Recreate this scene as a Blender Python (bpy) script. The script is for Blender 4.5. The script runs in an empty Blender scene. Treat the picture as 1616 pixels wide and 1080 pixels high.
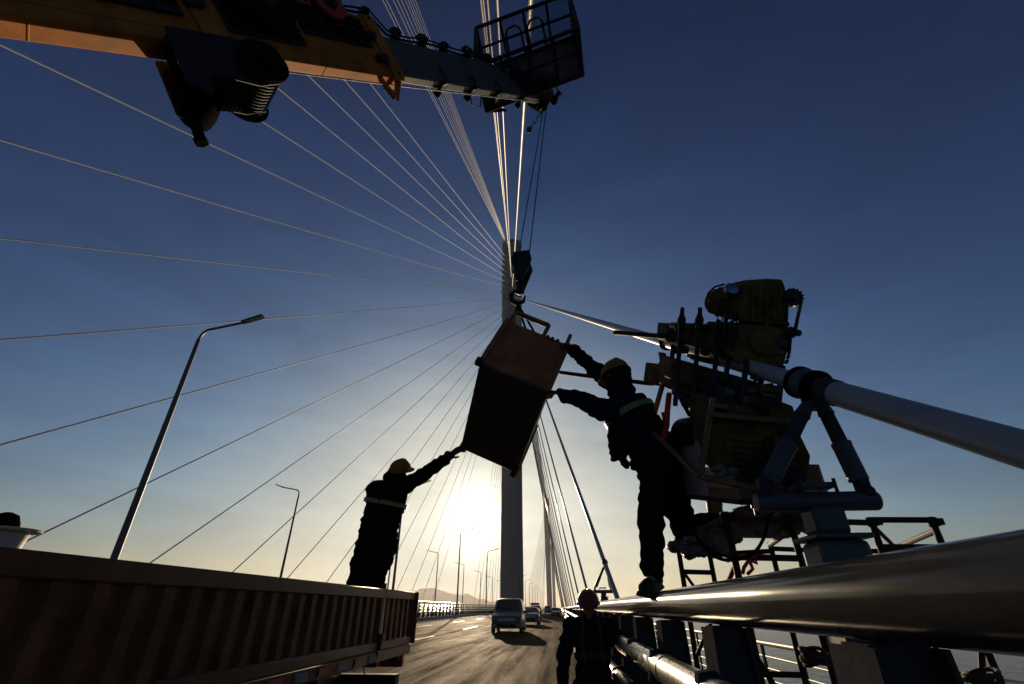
import bpy, bmesh, math, random
from mathutils import Vector, Matrix, Quaternion, noise
random.seed(7)
SC = bpy.context.scene
COL = SC.collection
V = Vector
# ------------------------------------------------------------------ camera
F_PX, CU, CV = 735.0, 808.0, 540.0            # wide lens, photo is 1616 x 1080
PITCH = math.atan((960 - CV) / F_PX)
YAW = math.atan(((885 - CU) / F_PX) * math.cos(PITCH))
CAM_H = 1.45
cam_d = bpy.data.cameras.new('camera'); cam = bpy.data.objects.new('camera', cam_d); COL.objects.link(cam)
cam_d.sensor_fit = 'HORIZONTAL'; cam_d.sensor_width = 36.0; cam_d.lens = 36.0 * F_PX / 1616.0
cam_d.clip_start = 0.02; cam_d.clip_end = 60000
cam.location = (0, 0, CAM_H); cam.rotation_euler = (math.pi / 2 + PITCH, 0, YAW)
SC.camera = cam
# ------------------------------------------------------------------ sky, sun, exposure
SUN_DIR = V((-0.1641, 1.0, 0.1581)).normalized()
SUN_EL = math.asin(SUN_DIR.z); SUN_AZ = math.atan2(SUN_DIR.x, SUN_DIR.y)
world = bpy.data.worlds.new('World'); SC.world = world; world.use_nodes = True
wn = world.node_tree; wn.nodes.clear()
def wnode(t, **k):
    n = wn.nodes.new(t)
    for a, b in k.items(): setattr(n, a, b)
    return n
sky = wnode('ShaderNodeTexSky', sky_type='NISHITA', sun_disc=False)
sky.sun_elevation = SUN_EL; sky.sun_rotation = SUN_AZ
sky.altitude = 0; sky.air_density = 1.0; sky.dust_density = 1.5; sky.ozone_density = 3.0
SKY_GAIN, SKY_GAMMA, SKY_KNEE = 0.126, 1.75, 1.15
def link_w(a, b): wn.links.new(a, b)
def vmath(op, a, b=None):
    n = wnode('ShaderNodeVectorMath', operation=op)
    for i, x in enumerate((a, b)):
        if x is None: continue
        if isinstance(x, (tuple, list)): n.inputs[i].default_value = x
        else: link_w(x, n.inputs[i])
    return n
def smath(op, a, b=None, clamp=False):
    n = wnode('ShaderNodeMath', operation=op); n.use_clamp = clamp
    for i, x in enumerate((a, b)):
        if x is None: continue
        if isinstance(x, (int, float)): n.inputs[i].default_value = x
        else: link_w(x, n.inputs[i])
    return n.outputs[0]
sk0 = vmath('MULTIPLY', sky.outputs[0], (SKY_GAIN * 0.90, SKY_GAIN * 1.0, SKY_GAIN * 1.13)).outputs[0]
gam = wnode('ShaderNodeGamma'); gam.inputs['Gamma'].default_value = SKY_GAMMA; link_w(sk0, gam.inputs[0])
den = vmath('ADD', vmath('MULTIPLY', gam.outputs[0], (SKY_KNEE, SKY_KNEE * 1.0, SKY_KNEE * 1.12)).outputs[0], (1, 1, 1)).outputs[0]
sk1 = vmath('DIVIDE', gam.outputs[0], den).outputs[0]
# thin streaks of high cloud and the glow of the sun in the haze
tcw = wnode('ShaderNodeTexCoord')
mpw = wnode('ShaderNodeMapping'); mpw.inputs['Scale'].default_value = (2.2, 2.2, 9); mpw.inputs['Rotation'].default_value = (0.12, .1, .3); link_w(tcw.outputs['Generated'], mpw.inputs[0])
nzw = wnode('ShaderNodeTexNoise'); nzw.inputs['Scale'].default_value = 1.6; nzw.inputs['Detail'].default_value = 7; nzw.inputs['Roughness'].default_value = .6; nzw.inputs['Distortion'].default_value = .6
link_w(mpw.outputs[0], nzw.inputs['Vector'])
cl = smath('MULTIPLY', smath('SUBTRACT', nzw.outputs[0], .5), .65)
sk2 = vmath('SCALE', sk1); link_w(smath('ADD', cl, 1.0), sk2.inputs['Scale'])
dt = vmath('DOT_PRODUCT', tcw.outputs['Generated'], tuple(SUN_DIR)).outputs['Value']
th = smath('ARCCOSINE', smath('MINIMUM', dt, .999999))
g1 = smath('EXPONENT', smath('MULTIPLY', smath('POWER', smath('DIVIDE', th, math.radians(3.0)), 2.0), -1.0))
g2 = smath('EXPONENT', smath('MULTIPLY', smath('DIVIDE', th, math.radians(6.5)), -1.0))
glow1 = vmath('SCALE', (2.2, 2.0, 1.6)); link_w(g1, glow1.inputs['Scale'])
glow2 = vmath('SCALE', (.30, .26, .17)); link_w(g2, glow2.inputs['Scale'])
skf = vmath('ADD', vmath('ADD', sk2.outputs[0], glow1.outputs[0]).outputs[0], glow2.outputs[0]).outputs[0]
SKY_STRENGTH = 0.1
skn = vmath('SCALE', skf); skn.inputs['Scale'].default_value = 1.0 / SKY_STRENGTH
bg = wnode('ShaderNodeBackground'); bg.inputs['Strength'].default_value = SKY_STRENGTH; link_w(skn.outputs[0], bg.inputs[0])
wo = wnode('ShaderNodeOutputWorld'); link_w(bg.outputs[0], wo.inputs[0])
sun_d = bpy.data.lights.new('sun', 'SUN'); sun = bpy.data.objects.new('sun', sun_d); COL.objects.link(sun)
sun_d.energy = 4.8; sun_d.angle = math.radians(0.6); sun_d.color = (1.0, 0.74, 0.46)
sun.rotation_euler = (-SUN_DIR).to_track_quat('-Z', 'Y').to_euler()
vs = SC.view_settings; vs.view_transform = 'Standard'; vs.look = 'None'; vs.exposure = 0.0; vs.gamma = 1.0
vs.use_curve_mapping = False
# ------------------------------------------------------------------ survey helpers
def ray(u, v):
    x = (u - CU) / F_PX; y = (CV - v) / F_PX
    cp, sp = math.cos(PITCH), math.sin(PITCH); c, s = math.cos(YAW), math.sin(YAW)
    d = (x, cp - y * sp, sp + y * cp)
    return V((c * d[0] - s * d[1], s * d[0] + c * d[1], d[2]))
EYE = V((0, 0, CAM_H))
def at(u, v, Y):
    d = ray(u, v); return EYE + d * (Y / d.y)
def at_plane(u, v, p, n):
    d = ray(u, v); return EYE + d * ((p - EYE).dot(n) / d.dot(n))
def road_z(x): return -0.02 * x
# ------------------------------------------------------------------ materials
MATS = {}
def mat(name, col, rough=0.6, metal=0.0, var=0.25, scale=6.0, bump=0.15, bscale=60.0, bdist=0.004, spec=0.3, col2=None, stretch=(1, 1, 1), rvar=0.1, coat=0.0, trans=0.0, alpha=1.0, detail=6.0):
    if name in MATS: return MATS[name]
    m = bpy.data.materials.new(name); m.use_nodes = True; nt = m.node_tree; N = nt.nodes; L = nt.links
    b = N['Principled BSDF']
    tc = N.new('ShaderNodeTexCoord'); mp = N.new('ShaderNodeMapping'); mp.inputs['Scale'].default_value = stretch
    L.new(tc.outputs['Object'], mp.inputs[0])
    n1 = N.new('ShaderNodeTexNoise'); n1.inputs['Scale'].default_value = scale; n1.inputs['Detail'].default_value = detail; n1.inputs['Roughness'].default_value = 0.65
    L.new(mp.outputs[0], n1.inputs['Vector'])
    r = N.new('ShaderNodeValToRGB'); r.color_ramp.elements[0].position = 0.3; r.color_ramp.elements[1].position = 0.7
    c2 = col2 or tuple(min(1, c * (1 + var)) for c in col)
    c1 = col if col2 else tuple(c * (1 - var) for c in col)
    r.color_ramp.elements[0].color = (*c1, 1); r.color_ramp.elements[1].color = (*c2, 1)
    L.new(n1.outputs[0], r.inputs[0]); L.new(r.outputs[0], b.inputs['Base Color'])
    mr = N.new('ShaderNodeMapRange'); mr.inputs['To Min'].default_value = max(0.02, rough - rvar); mr.inputs['To Max'].default_value = min(1, rough + rvar)
    L.new(n1.outputs[0], mr.inputs[0]); L.new(mr.outputs[0], b.inputs['Roughness'])
    b.inputs['Metallic'].default_value = metal
    b.inputs['Specular IOR Level'].default_value = spec
    if coat: b.inputs['Coat Weight'].default_value = coat
    if trans: b.inputs['Transmission Weight'].default_value = trans
    if alpha < 1: b.inputs['Alpha'].default_value = alpha
    if bump > 0:
        n2 = N.new('ShaderNodeTexNoise'); n2.inputs['Scale'].default_value = bscale; n2.inputs['Detail'].default_value = 4
        L.new(mp.outputs[0], n2.inputs['Vector'])
        bp = N.new('ShaderNodeBump'); bp.inputs['Strength'].default_value = bump; bp.inputs['Distance'].default_value = bdist
        L.new(n2.outputs[0], bp.inputs['Height']); L.new(bp.outputs[0], b.inputs['Normal'])
    MATS[name] = m
    return m
def asphalt():
    m = bpy.data.materials.new('asphalt'); m.use_nodes = True; N = m.node_tree.nodes; L = m.node_tree.links; b = N['Principled BSDF']
    tc = N.new('ShaderNodeTexCoord')
    def nz(sc, st, det=6, rough=.6):
        mp = N.new('ShaderNodeMapping'); mp.inputs['Scale'].default_value = st; L.new(tc.outputs['Object'], mp.inputs[0])
        n = N.new('ShaderNodeTexNoise'); n.inputs['Scale'].default_value = sc; n.inputs['Detail'].default_value = det; n.inputs['Roughness'].default_value = rough; L.new(mp.outputs[0], n.inputs['Vector']); return n
    def ramp(n, p0, c0, p1, c1):
        r = N.new('ShaderNodeValToRGB'); e = r.color_ramp.elements; e[0].position = p0; e[0].color = (*c0, 1); e[1].position = p1; e[1].color = (*c1, 1); L.new(n.outputs[0], r.inputs[0]); return r
    streak = nz(1.0, (1.5, .05, 1), 8); patch = nz(.35, (1, .5, 1), 8, .7); grit = nz(38, (1, 1, 1), 5, .8)
    base = ramp(streak, .32, (.022, .012, .007), .68, (.065, .036, .020)); gr = ramp(grit, .42, (.35, .33, .30), .66, (1.7, 1.6, 1.45)); pt = ramp(patch, .35, (.6, .58, .55), .65, (1.15, 1.15, 1.15))
    prev = base.outputs[0]
    for o in (gr, pt):
        mx = N.new('ShaderNodeMix'); mx.data_type = 'RGBA'; mx.blend_type = 'MULTIPLY'; mx.inputs[0].default_value = 1; L.new(prev, mx.inputs[6]); L.new(o.outputs[0], mx.inputs[7]); prev = mx.outputs[2]
    L.new(prev, b.inputs['Base Color'])
    mr = N.new('ShaderNodeMapRange'); mr.inputs['To Min'].default_value = .55; mr.inputs['To Max'].default_value = .95; L.new(patch.outputs[0], mr.inputs[0]); L.new(mr.outputs[0], b.inputs['Roughness'])
    ms = N.new('ShaderNodeMapRange'); ms.inputs['From Min'].default_value = .44; ms.inputs['From Max'].default_value = .68; ms.clamp = True; ms.inputs['To Min'].default_value = .0; ms.inputs['To Max'].default_value = .03; 
    mott = nz(2.0, (1.3, .05, 1), 9, .7); mul = N.new('ShaderNodeMath'); mul.operation = 'MULTIPLY'; ad = N.new('ShaderNodeMath'); ad.operation = 'ADD'; ad.inputs[1].default_value = .5
    L.new(mott.outputs[0], ad.inputs[0]); L.new(ad.outputs[0], mul.inputs[0]); L.new(grit.outputs[0], mul.inputs[1])
    L.new(mul.outputs[0], ms.inputs[0]); L.new(ms.outputs[0], b.inputs['Specular IOR Level'])
    b.inputs['Specular Tint'].default_value = (1, .74, .5, 1)
    bp_ = N.new('ShaderNodeBump'); bp_.inputs['Strength'].default_value = .9; bp_.inputs['Distance'].default_value = .015; L.new(grit.outputs[0], bp_.inputs['Height']); L.new(bp_.outputs[0], b.inputs['Normal'])
    return m
M_asphalt = asphalt()
M_paint = mat('road_paint', (0.75, 0.74, 0.70), 0.5, var=.2, scale=9)
M_conc = mat('concrete', (0.17, 0.17, 0.168), 0.75, var=.15, scale=.35, bump=.25, bscale=4, bdist=.03, stretch=(1, 1, .2))
M_deck = mat('deck_concrete', (0.3, 0.29, 0.27), 0.8, var=.2, scale=1.5)
M_cable = mat('cable_sheath', (0.36, 0.35, 0.335), 0.33, var=.1, scale=8, bump=.06, bscale=30, stretch=(1, .3, 1))
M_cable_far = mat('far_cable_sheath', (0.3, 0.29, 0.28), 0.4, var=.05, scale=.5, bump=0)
M_gal = mat('galvanised_tube', (0.30, 0.29, 0.265), 0.28, metal=1.0, var=.25, scale=14, bump=.1, bscale=120, bdist=.001, rvar=.1)
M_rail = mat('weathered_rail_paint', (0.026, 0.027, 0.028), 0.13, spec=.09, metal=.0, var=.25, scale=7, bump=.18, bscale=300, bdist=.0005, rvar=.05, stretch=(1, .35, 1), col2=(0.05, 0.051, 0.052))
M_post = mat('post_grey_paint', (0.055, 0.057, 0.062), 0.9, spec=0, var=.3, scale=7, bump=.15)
M_damper = mat('damper_grey_paint', (0.065, 0.07, 0.082), 0.42, var=.15, scale=9, bump=.1)
M_dark = mat('dark_steel', (0.014, 0.0135, 0.013), 0.5, metal=.2, var=.4, scale=12, bump=.3)
M_rust = mat('rusty_tube', (0.028, 0.016, 0.011), 0.7, metal=.1, var=.5, scale=20, bump=.4, bscale=120)
M_black = mat('black_rubber', (0.011, 0.011, 0.011), 0.8, spec=0, var=.3, bump=.15)
M_yel = mat('dirty_yellow_paint', (0.20, 0.125, 0.03), 0.7, var=.0, spec=.05, col2=(0.034, 0.025, 0.015), scale=7, bump=.3)
M_yelbr = mat('yellow_frame_paint', (0.16, 0.10, 0.03), 0.5, var=.35, scale=12)
M_boom = mat('orange_boom_paint', (0.36, 0.125, 0.022), 0.6, spec=.1, var=.35, scale=5, bump=.12)
M_boomg = mat('grey_boom_paint', (0.075, 0.068, 0.06), 0.4, var=.2, scale=4, bump=.06)
M_boxbr = mat('basket_brown_paint', (0.30, 0.115, 0.045), 0.6, spec=.1, var=.3, scale=6)
M_boxdk = mat('basket_floor_steel', (0.075, 0.06, 0.048), 0.5, metal=.2, var=.5, scale=7, bump=.4, bscale=45, bdist=.004)
M_white = mat('dirty_white_paint', (0.42, 0.34, 0.31), 0.8, spec=0, var=.25, scale=10)
M_truck = mat('truck_brown_paint', (0.17, 0.068, 0.028), 0.55, var=.45, scale=4.5, bump=.25, bscale=12, bdist=.006, spec=.08)
M_trim = mat('truck_rail_paint', (0.15, 0.065, 0.032), 0.45, spec=.1, var=.3, scale=5)
M_red = mat('red_paint', (0.42, 0.03, 0.025), 0.5, var=.2)
M_redcloth = mat('red_strap', (0.55, 0.03, 0.03), 0.7, var=.2, scale=20)
M_navy = mat('navy_workwear', (0.012, 0.013, 0.019), 0.9, var=.35, scale=18, bump=.5, bscale=250, bdist=.002, spec=0)
M_black_cloth = mat('black_workwear', (0.010, 0.0098, 0.0105), 0.9, var=.35, scale=18, bump=.5, bscale=250, bdist=.002, spec=0)
M_skin = mat('skin', (0.30, 0.17, 0.11), 0.55, var=.15, scale=20)
M_boot = mat('boot_leather', (0.02, 0.016, 0.013), 0.55, var=.3, scale=20)
M_glove = mat('work_glove', (0.03, 0.03, 0.03), 0.85, var=.3, scale=30)
M_helm = mat('yellow_helmet', (0.22, 0.13, 0.025), 0.45, spec=.1, var=.12, bump=.02)
M_helm2 = mat('orange_helmet', (0.16, 0.05, 0.025), 0.4, var=.15, bump=.02)
M_reflect = mat('lime_reflective_tape', (0.15, 0.22, 0.06), 0.4, var=.25, scale=40)
M_sheet = mat('plastic_sheet', (0.16, 0.13, 0.105), 0.35, var=.6, scale=10, bump=1.0, bscale=18, bdist=.03)
M_wood = mat('scaffold_board', (0.07, 0.045, 0.03), 0.75, var=.4, scale=9, stretch=(1, 8, 1))
M_glass = mat('car_glass', (0.02, 0.022, 0.024), 0.08, var=.1, bump=0, spec=.6)
M_vanw = mat('van_paint', (0.07, 0.066, 0.06), 0.4, var=.05, coat=.3, bump=0)
M_carblk = mat('dark_car_paint', (0.03, 0.03, 0.032), 0.3, var=.05, coat=.5, bump=0)
M_lens = mat('headlight_lens', (0.3, 0.31, 0.32), 0.15, var=.1, bump=0)
M_chrome = mat('brushed_metal', (0.5, 0.5, 0.5), 0.25, metal=1, var=.1)
M_hill = mat('hillside', (0.07, 0.085, 0.06), 0.95, var=.4, scale=.002, bump=0)
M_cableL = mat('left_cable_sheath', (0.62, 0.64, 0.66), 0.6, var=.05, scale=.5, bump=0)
M_lamp = mat('lamp_post_grey', (0.10, 0.10, 0.10), 0.5, var=.1, bump=0)
M_diff = mat('lamp_lens', (0.75, 0.74, 0.70), 0.3, var=.05, bump=0)
# ------------------------------------------------------------------ mesh builder
class MB:
    def __init__(s): s.v = []; s.f = []
    def add(s, vs, fs):
        o = len(s.v); s.v += [tuple(x) for x in vs]; s.f += [tuple(i + o for i in f) for f in fs]; return s
    def box(s, c, size, R=None):
        c = V(c); hx, hy, hz = (size[0] / 2, size[1] / 2, size[2] / 2)
        P = [V((x, y, z)) for z in (-hz, hz) for y in (-hy, hy) for x in (-hx, hx)]
        if R is not None: P = [R @ p for p in P]
        return s.add([c + p for p in P], [(0, 2, 3, 1), (4, 5, 7, 6), (0, 1, 5, 4), (2, 6, 7, 3), (0, 4, 6, 2), (1, 3, 7, 5)])
    def bar(s, p0, p1, w, h, up=(0, 0, 1)):
        p0, p1 = V(p0), V(p1); d = p1 - p0; a = d.normalized(); u = V(up); x = a.cross(u)
        if x.length < 1e-4: x = a.cross(V((1, 0, 0)))
        x.normalize(); u = x.cross(a); R = Matrix((x, a, u)).transposed()
        return s.box((p0 + p1) / 2, (w, d.length, h), R)
    def cyl(s, p0, p1, r0, r1=None, n=12, caps=True):
        r1 = r0 if r1 is None else r1; p0, p1 = V(p0), V(p1); a = (p1 - p0).normalized()
        x = a.orthogonal().normalized(); y = a.cross(x); vs = []
        for p, r in ((p0, r0), (p1, r1)):
            vs += [p + (x * math.cos(t) + y * math.sin(t)) * r for t in [2 * math.pi * i / n for i in range(n)]]
        fs = [(i, (i + 1) % n, n + (i + 1) % n, n + i) for i in range(n)]
        if caps: fs += [tuple(range(n - 1, -1, -1)), tuple(range(n, 2 * n))]
        return s.add(vs, fs)
    def tube(s, path, r, n=8, caps=True, radii=None):
        P = [V(p) for p in path]; vs = []; fs = []; x = None
        for i, p in enumerate(P):
            a = (P[min(i + 1, len(P) - 1)] - P[max(i - 1, 0)]).normalized()
            if x is None: x = a.orthogonal().normalized()
            else:
                x = x - a * x.dot(a); x.normalize()
            y = a.cross(x); rr = radii[i] if radii else r
            vs += [p + (x * math.cos(t) + y * math.sin(t)) * rr for t in [2 * math.pi * k / n for k in range(n)]]
        for i in range(len(P) - 1):
            fs += [(i * n + k, i * n + (k + 1) % n, (i + 1) * n + (k + 1) % n, (i + 1) * n + k) for k in range(n)]
        if caps: fs += [tuple(range(n - 1, -1, -1)), tuple(range((len(P) - 1) * n, len(P) * n))]
        return s.add(vs, fs)
    def prism(s, pts, vec):
        P = [V(p) for p in pts]; vec = V(vec); n = len(P)
        return s.add(P + [p + vec for p in P], [tuple(range(n)), tuple(range(2 * n - 1, n - 1, -1))] + [(i, i + n, (i + 1) % n + n, (i + 1) % n) for i in range(n)])
    def lathe(s, prof, c, axis=(0, 0, 1), n=16):
        a = V(axis).normalized(); x = a.orthogonal().normalized(); y = a.cross(x); c = V(c); vs = []; fs = []
        for r, h in prof: vs += [c + a * h + (x * math.cos(t) + y * math.sin(t)) * max(r, 1e-4) for t in [2 * math.pi * i / n for i in range(n)]]
        for j in range(len(prof) - 1): fs += [(j * n + i, j * n + (i + 1) % n, (j + 1) * n + (i + 1) % n, (j + 1) * n + i) for i in range(n)]
        fs += [tuple(range(n - 1, -1, -1)), tuple(range((len(prof) - 1) * n, len(prof) * n))]
        return s.add(vs, fs)
    def capsule(s, p0, r0, p1, r1, n=14):
        p0, p1 = V(p0), V(p1); d = p1 - p0; L = max(d.length, 1e-5); pr = []
        for k in range(0, 6): t = math.pi / 2 * (k / 5); pr.append((r0 * math.sin(t), -r0 * math.cos(t)))
        for k in range(0, 6): t = math.pi / 2 * (k / 5); pr.append((r1 * math.cos(t), L + r1 * math.sin(t)))
        return s.lathe(pr, p0, d if d.length > 1e-5 else (0, 0, 1), n)
    def ell(s, c, rad, R=None, n=16, m=10):
        c = V(c); vs = []; fs = []
        for j in range(m + 1):
            t = math.pi * j / m
            for i in range(n):
                q = 2 * math.pi * i / n
                p = V((rad[0] * max(math.sin(t), 1e-3) * math.cos(q), rad[1] * max(math.sin(t), 1e-3) * math.sin(q), -rad[2] * math.cos(t)))
                vs.append(c + (R @ p if R is not None else p))
        for j in range(m): fs += [(j * n + i, j * n + (i + 1) % n, (j + 1) * n + (i + 1) % n, (j + 1) * n + i) for i in range(n)]
        fs += [tuple(range(n - 1, -1, -1)), tuple(range(m * n, (m + 1) * n))]
        return s.add(vs, fs)
    def mesh(s, name, m, smooth=True):
        me = bpy.data.meshes.new(name); me.from_pydata(s.v, [], s.f); me.update()
        bm = bmesh.new(); bm.from_mesh(me); bmesh.ops.recalc_face_normals(bm, faces=bm.faces); bm.to_mesh(me); bm.free()
        if m: me.materials.append(m)
        if smooth:
            me.polygons.foreach_set('use_smooth', [True] * len(me.polygons)); me.set_sharp_from_angle(angle=math.radians(35))
        return me
    def build(s, name, m, parent=None, smooth=True, bevel=0):
        return link(name, s.mesh(name, m, smooth), parent, bevel)
def link(name, me, parent=None, bevel=0, loc=None):
    o = bpy.data.objects.new(name, me); COL.objects.link(o)
    if loc is not None: o.location = loc
    if parent is not None:
        o.parent = parent
        if parent.type == 'EMPTY': o.location = o.location - parent.location
    if bevel:
        md = o.modifiers.new('bevel', 'BEVEL'); md.width = bevel; md.segments = 2; md.limit_method = 'ANGLE'; md.angle_limit = math.radians(40)
    return o
def tag(o, label, cat, group=None):
    o['label'] = label; o['category'] = cat
    if group: o['group'] = group
    return o
def thing(name, label, cat, loc=(0, 0, 0), group=None):
    o = bpy.data.objects.new(name, None); COL.objects.link(o); o.location = loc; o.empty_display_size = .2
    return tag(o, label, cat, group)
def struct(o): o['kind'] = 'structure'; return o
def copy_tree(o, parent=None):
    c = o.copy(); COL.objects.link(c); c.parent = parent
    for ch in list(o.children): copy_tree(ch, c)
    return c
ORD = ['first', 'second', 'third', 'fourth', 'fifth', 'sixth', 'seventh', 'eighth', 'ninth', 'tenth', 'eleventh', 'twelfth', 'thirteenth', 'fourteenth', 'fifteenth', 'sixteenth', 'seventeenth', 'eighteenth', 'nineteenth', 'twentieth', 'twenty-first', 'twenty-second', 'twenty-third', 'twenty-fourth', 'twenty-fifth', 'twenty-sixth', 'twenty-seventh', 'twenty-eighth', 'twenty-ninth', 'thirtieth']
# ================================================================== SETTING
# ---- sea
def make_sea():
    me = MB().add([(-40000, -40000, -46), (40000, -40000, -46), (40000, 40000, -46), (-40000, 40000, -46)], [(0, 1, 2, 3)]).mesh('sea', None, False)
    m = bpy.data.materials.new('sea_water'); m.use_nodes = True; N = m.node_tree.nodes; L = m.node_tree.links; b = N['Principled BSDF']
    b.inputs['Base Color'].default_value = (0.05, 0.11, 0.14, 1); b.inputs['Roughness'].default_value = 0.25; b.inputs['Specular IOR Level'].default_value = .12; b.inputs['IOR'].default_value = 1.33
    tc = N.new('ShaderNodeTexCoord'); prev = None
    for sc, st, str_ in ((.25, (1, .55, 1), 1.0), (.05, (1, .5, 1), .8)):
        mp = N.new('ShaderNodeMapping'); mp.inputs['Scale'].default_value = st; L.new(tc.outputs['Object'], mp.inputs[0])
        n = N.new('ShaderNodeTexNoise'); n.inputs['Scale'].default_value = sc; n.inputs['Detail'].default_value = 5; L.new(mp.outputs[0], n.inputs['Vector'])
        bp = N.new('ShaderNodeBump'); bp.inputs['Strength'].default_value = str_; bp.inputs['Distance'].default_value = 1.6 if sc > .1 else 4.0
        L.new(n.outputs[0], bp.inputs['Height'])
        if prev: L.new(prev.outputs[0], bp.inputs['Normal'])
        prev = bp
    L.new(prev.outputs[0], b.inputs['Normal']); me.materials.append(m)
    struct(link('sea', me))
make_sea()
# ---- hills on the horizon
def make_hills(name, y0, x0, x1, hmax, seed, depth=1500):
    n, k = 140, 10; vs = []; fs = []
    for j in range(k + 1):
        for i in range(n + 1):
            x = x0 + (x1 - x0) * i / n; t = j / k
            e = math.sin(math.pi * min(1, max(0, i / n))) ** .5
            h = hmax * e * (0.45 + 0.9 * noise.fractal(V((x / 1500 + seed, t * 1.3, seed)), .9, 2.1, 5)) * math.sin(math.pi * t) ** .8
            vs.append((x, y0 + depth * t, -46 + max(-.8, h)))
    for j in range(k):
        for i in range(n): a = j * (n + 1) + i; fs.append((a, a + 1, a + n + 2, a + n + 1))
    struct(MB().add(vs, fs).build(name, M_hill))
make_hills('hills', 6500, -3200, -250, 360, 3.3)
make_hills('hills_right', 8000, 200, 2600, 300, 8.1)
make_hills('hills_left', 9000, -9500, -2500, 300, 5.7)
# ---- decks and road
Y0, Y1 = -330, 2300
def deck(name, prof):
    struct(MB().prism([(x, Y0, z) for x, z in prof], (0, Y1 - Y0, 0)).build(name, M_deck, smooth=False))
deck('bridge_deck', [(-15.6, .29), (.42, -.03), (.42, .10), (.86, .10), (.86, -.06), (3.7, -.10), (3.9, -.25), (3.6, -.7), (-2, -3.6), (-12, -3.6), (-15.6, -1.2)])
deck('bridge_deck_left', [(-24.6, .29), (-38.2, -.03), (-38.2, .10), (-38.7, .10), (-38.7, -.06), (-41.2, -.1), (-41.3, -.7), (-36, -3.6), (-28, -3.6), (-24.6, -1.2)])
struct(MB().prism([(.40, Y0, road_z(.40)), (-14.5, Y0, road_z(-14.5)), (-14.5, Y0, road_z(-14.5) + .012), (.40, Y0, road_z(.40) + .012)], (0, Y1 - Y0, 0)).build('road', M_asphalt, smooth=False))
struct(MB().prism([(-25.6, Y0, .29), (-38.1, Y0, -.02), (-38.1, Y0, .0), (-25.6, Y0, .31)], (0, Y1 - Y0, 0)).build('road_left', M_asphalt, smooth=False))
def dash_mesh(w, l): return MB().prism([(-w / 2, 0, .012 - road_z(-w / 2) * 0 + .02 * w / 2 + .004), (w / 2, 0, .012 - .02 * w / 2 + .004), (w / 2, l, .012 - .02 * w / 2 + .004), (-w / 2, l, .012 + .02 * w / 2 + .004)], (0, 0, .002)).mesh('lane_marking', M_paint, False)
dm = dash_mesh(.15, 6); em = dash_mesh(.18, 900)
for i in range(12):
    struct(link('lane_marking', dm, loc=(-6.9, 23.2 - 15 + 15 * i, road_z(-6.9))))
    struct(link('lane_marking', dm, loc=(-10.7, 23.2 - 15 + 15 * i, road_z(-10.7))))
struct(link('edge_line', em, loc=(-13.9, -20, road_z(-13.9)))); 
struct(MB().prism([(-15.5, Y0, .28), (-14.5, Y0, .28), (-14.55, Y0, .60), (-15.5, Y0, .60)], (0, Y1 - Y0, 0)).build('kerb', M_deck, smooth=False))
# ---- towers
TX, TY = -18.7, 205.0
def tower(y, label):
    t = thing('bridge_tower', label, 'tower', (TX, y, -46), 'bridge towers')
    pr = [(5.6, -46.6), (5.0, -15), (4.65, 0), (4.5, 35), (4.55, 70), (4.9, 110), (5.4, 150), (5.55, 176)]
    MB().lathe([(r, z) for r, z in pr], (TX, y, 0), n=40).build('shaft', M_conc, t)
    MB().lathe([(5.62, 176.003), (5.62, 177.2), (5.45, 177.4), (5.45, 182), (5.7, 182.3), (5.7, 183.4), (5.3, 183.5)], (TX, y, 0), n=40).build('tower_head', M_conc, t)
    for z in (120, 135, 150, 165): MB().lathe([(5.3 + (z - 120) * .012, z), (5.48 + (z - 120) * .008, z + .15), (5.3 + (z - 120) * .012, z + .3)], (TX, y, 0), n=40).build('ring', M_conc, t)
    return t
tower(TY, 'tall round concrete bridge tower rising behind the hanging basket')
tower(TY + 720, 'smaller hazy bridge tower far down the road, right of the tall tower')
tower(TY + 1440, 'farthest tiny bridge tower, faint at the end of the bridge')
# ---- stay cables
def cable_pts(X, Y, ty, z0=.8, k=.215):
    d = abs(ty - Y); zT = 144 + (d - 204.3) * k if d > 40 else 110
    a = V((X, Y, z0)); h = V((X - TX, Y - ty)); h.normalize()
    t = V((TX + 4.95 * h.x, ty + 4.95 * h.y, min(zT, 174)))
    return a, t
def cable(X, Y, ty, r, label, group, n=6, seg=14, m=None, name='stay_cable'):
    a, t = cable_pts(X, Y, ty); L = (t - a).length; P = []
    for i in range(seg + 1):
        s = i / seg; p = a.lerp(t, s); p.z -= .0035 * L * 4 * s * (1 - s) if r < .062 or Y != CY0 else 0
        P.append(p)
    o = MB().tube(P, r, n).build(name, m or M_cable)
    return tag(o, label, 'cable', group)
CY0 = .15; XR = 1.75; XL = -39.4
yl = [.7 + 13.2 * k for k in range(12, -9, -1)] + [-174, -181, -196, -206, -217, -229, -238, -246, -256, -266]
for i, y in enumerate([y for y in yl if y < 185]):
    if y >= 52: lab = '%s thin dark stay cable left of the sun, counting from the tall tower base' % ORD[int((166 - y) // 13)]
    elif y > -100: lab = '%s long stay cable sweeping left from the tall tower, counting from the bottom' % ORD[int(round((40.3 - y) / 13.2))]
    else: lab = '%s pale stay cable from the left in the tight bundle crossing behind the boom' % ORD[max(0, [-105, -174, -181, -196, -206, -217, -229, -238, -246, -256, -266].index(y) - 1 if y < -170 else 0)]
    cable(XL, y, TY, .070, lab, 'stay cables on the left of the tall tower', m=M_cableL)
for k in range(-6, 13):
    y = CY0 + 14 * k
    if k == 0: continue
    if k < 0: lab = '%s bright stay cable from the right running up past the crane basket' % ORD[-k - 1]
    else: lab = '%s stay cable beyond the climbing machine, anchored along the right edge' % ORD[k - 1]
    cable(XR, y, TY, .062 if k < 0 else .07, lab, 'stay cables on the right edge', n=12)
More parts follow.
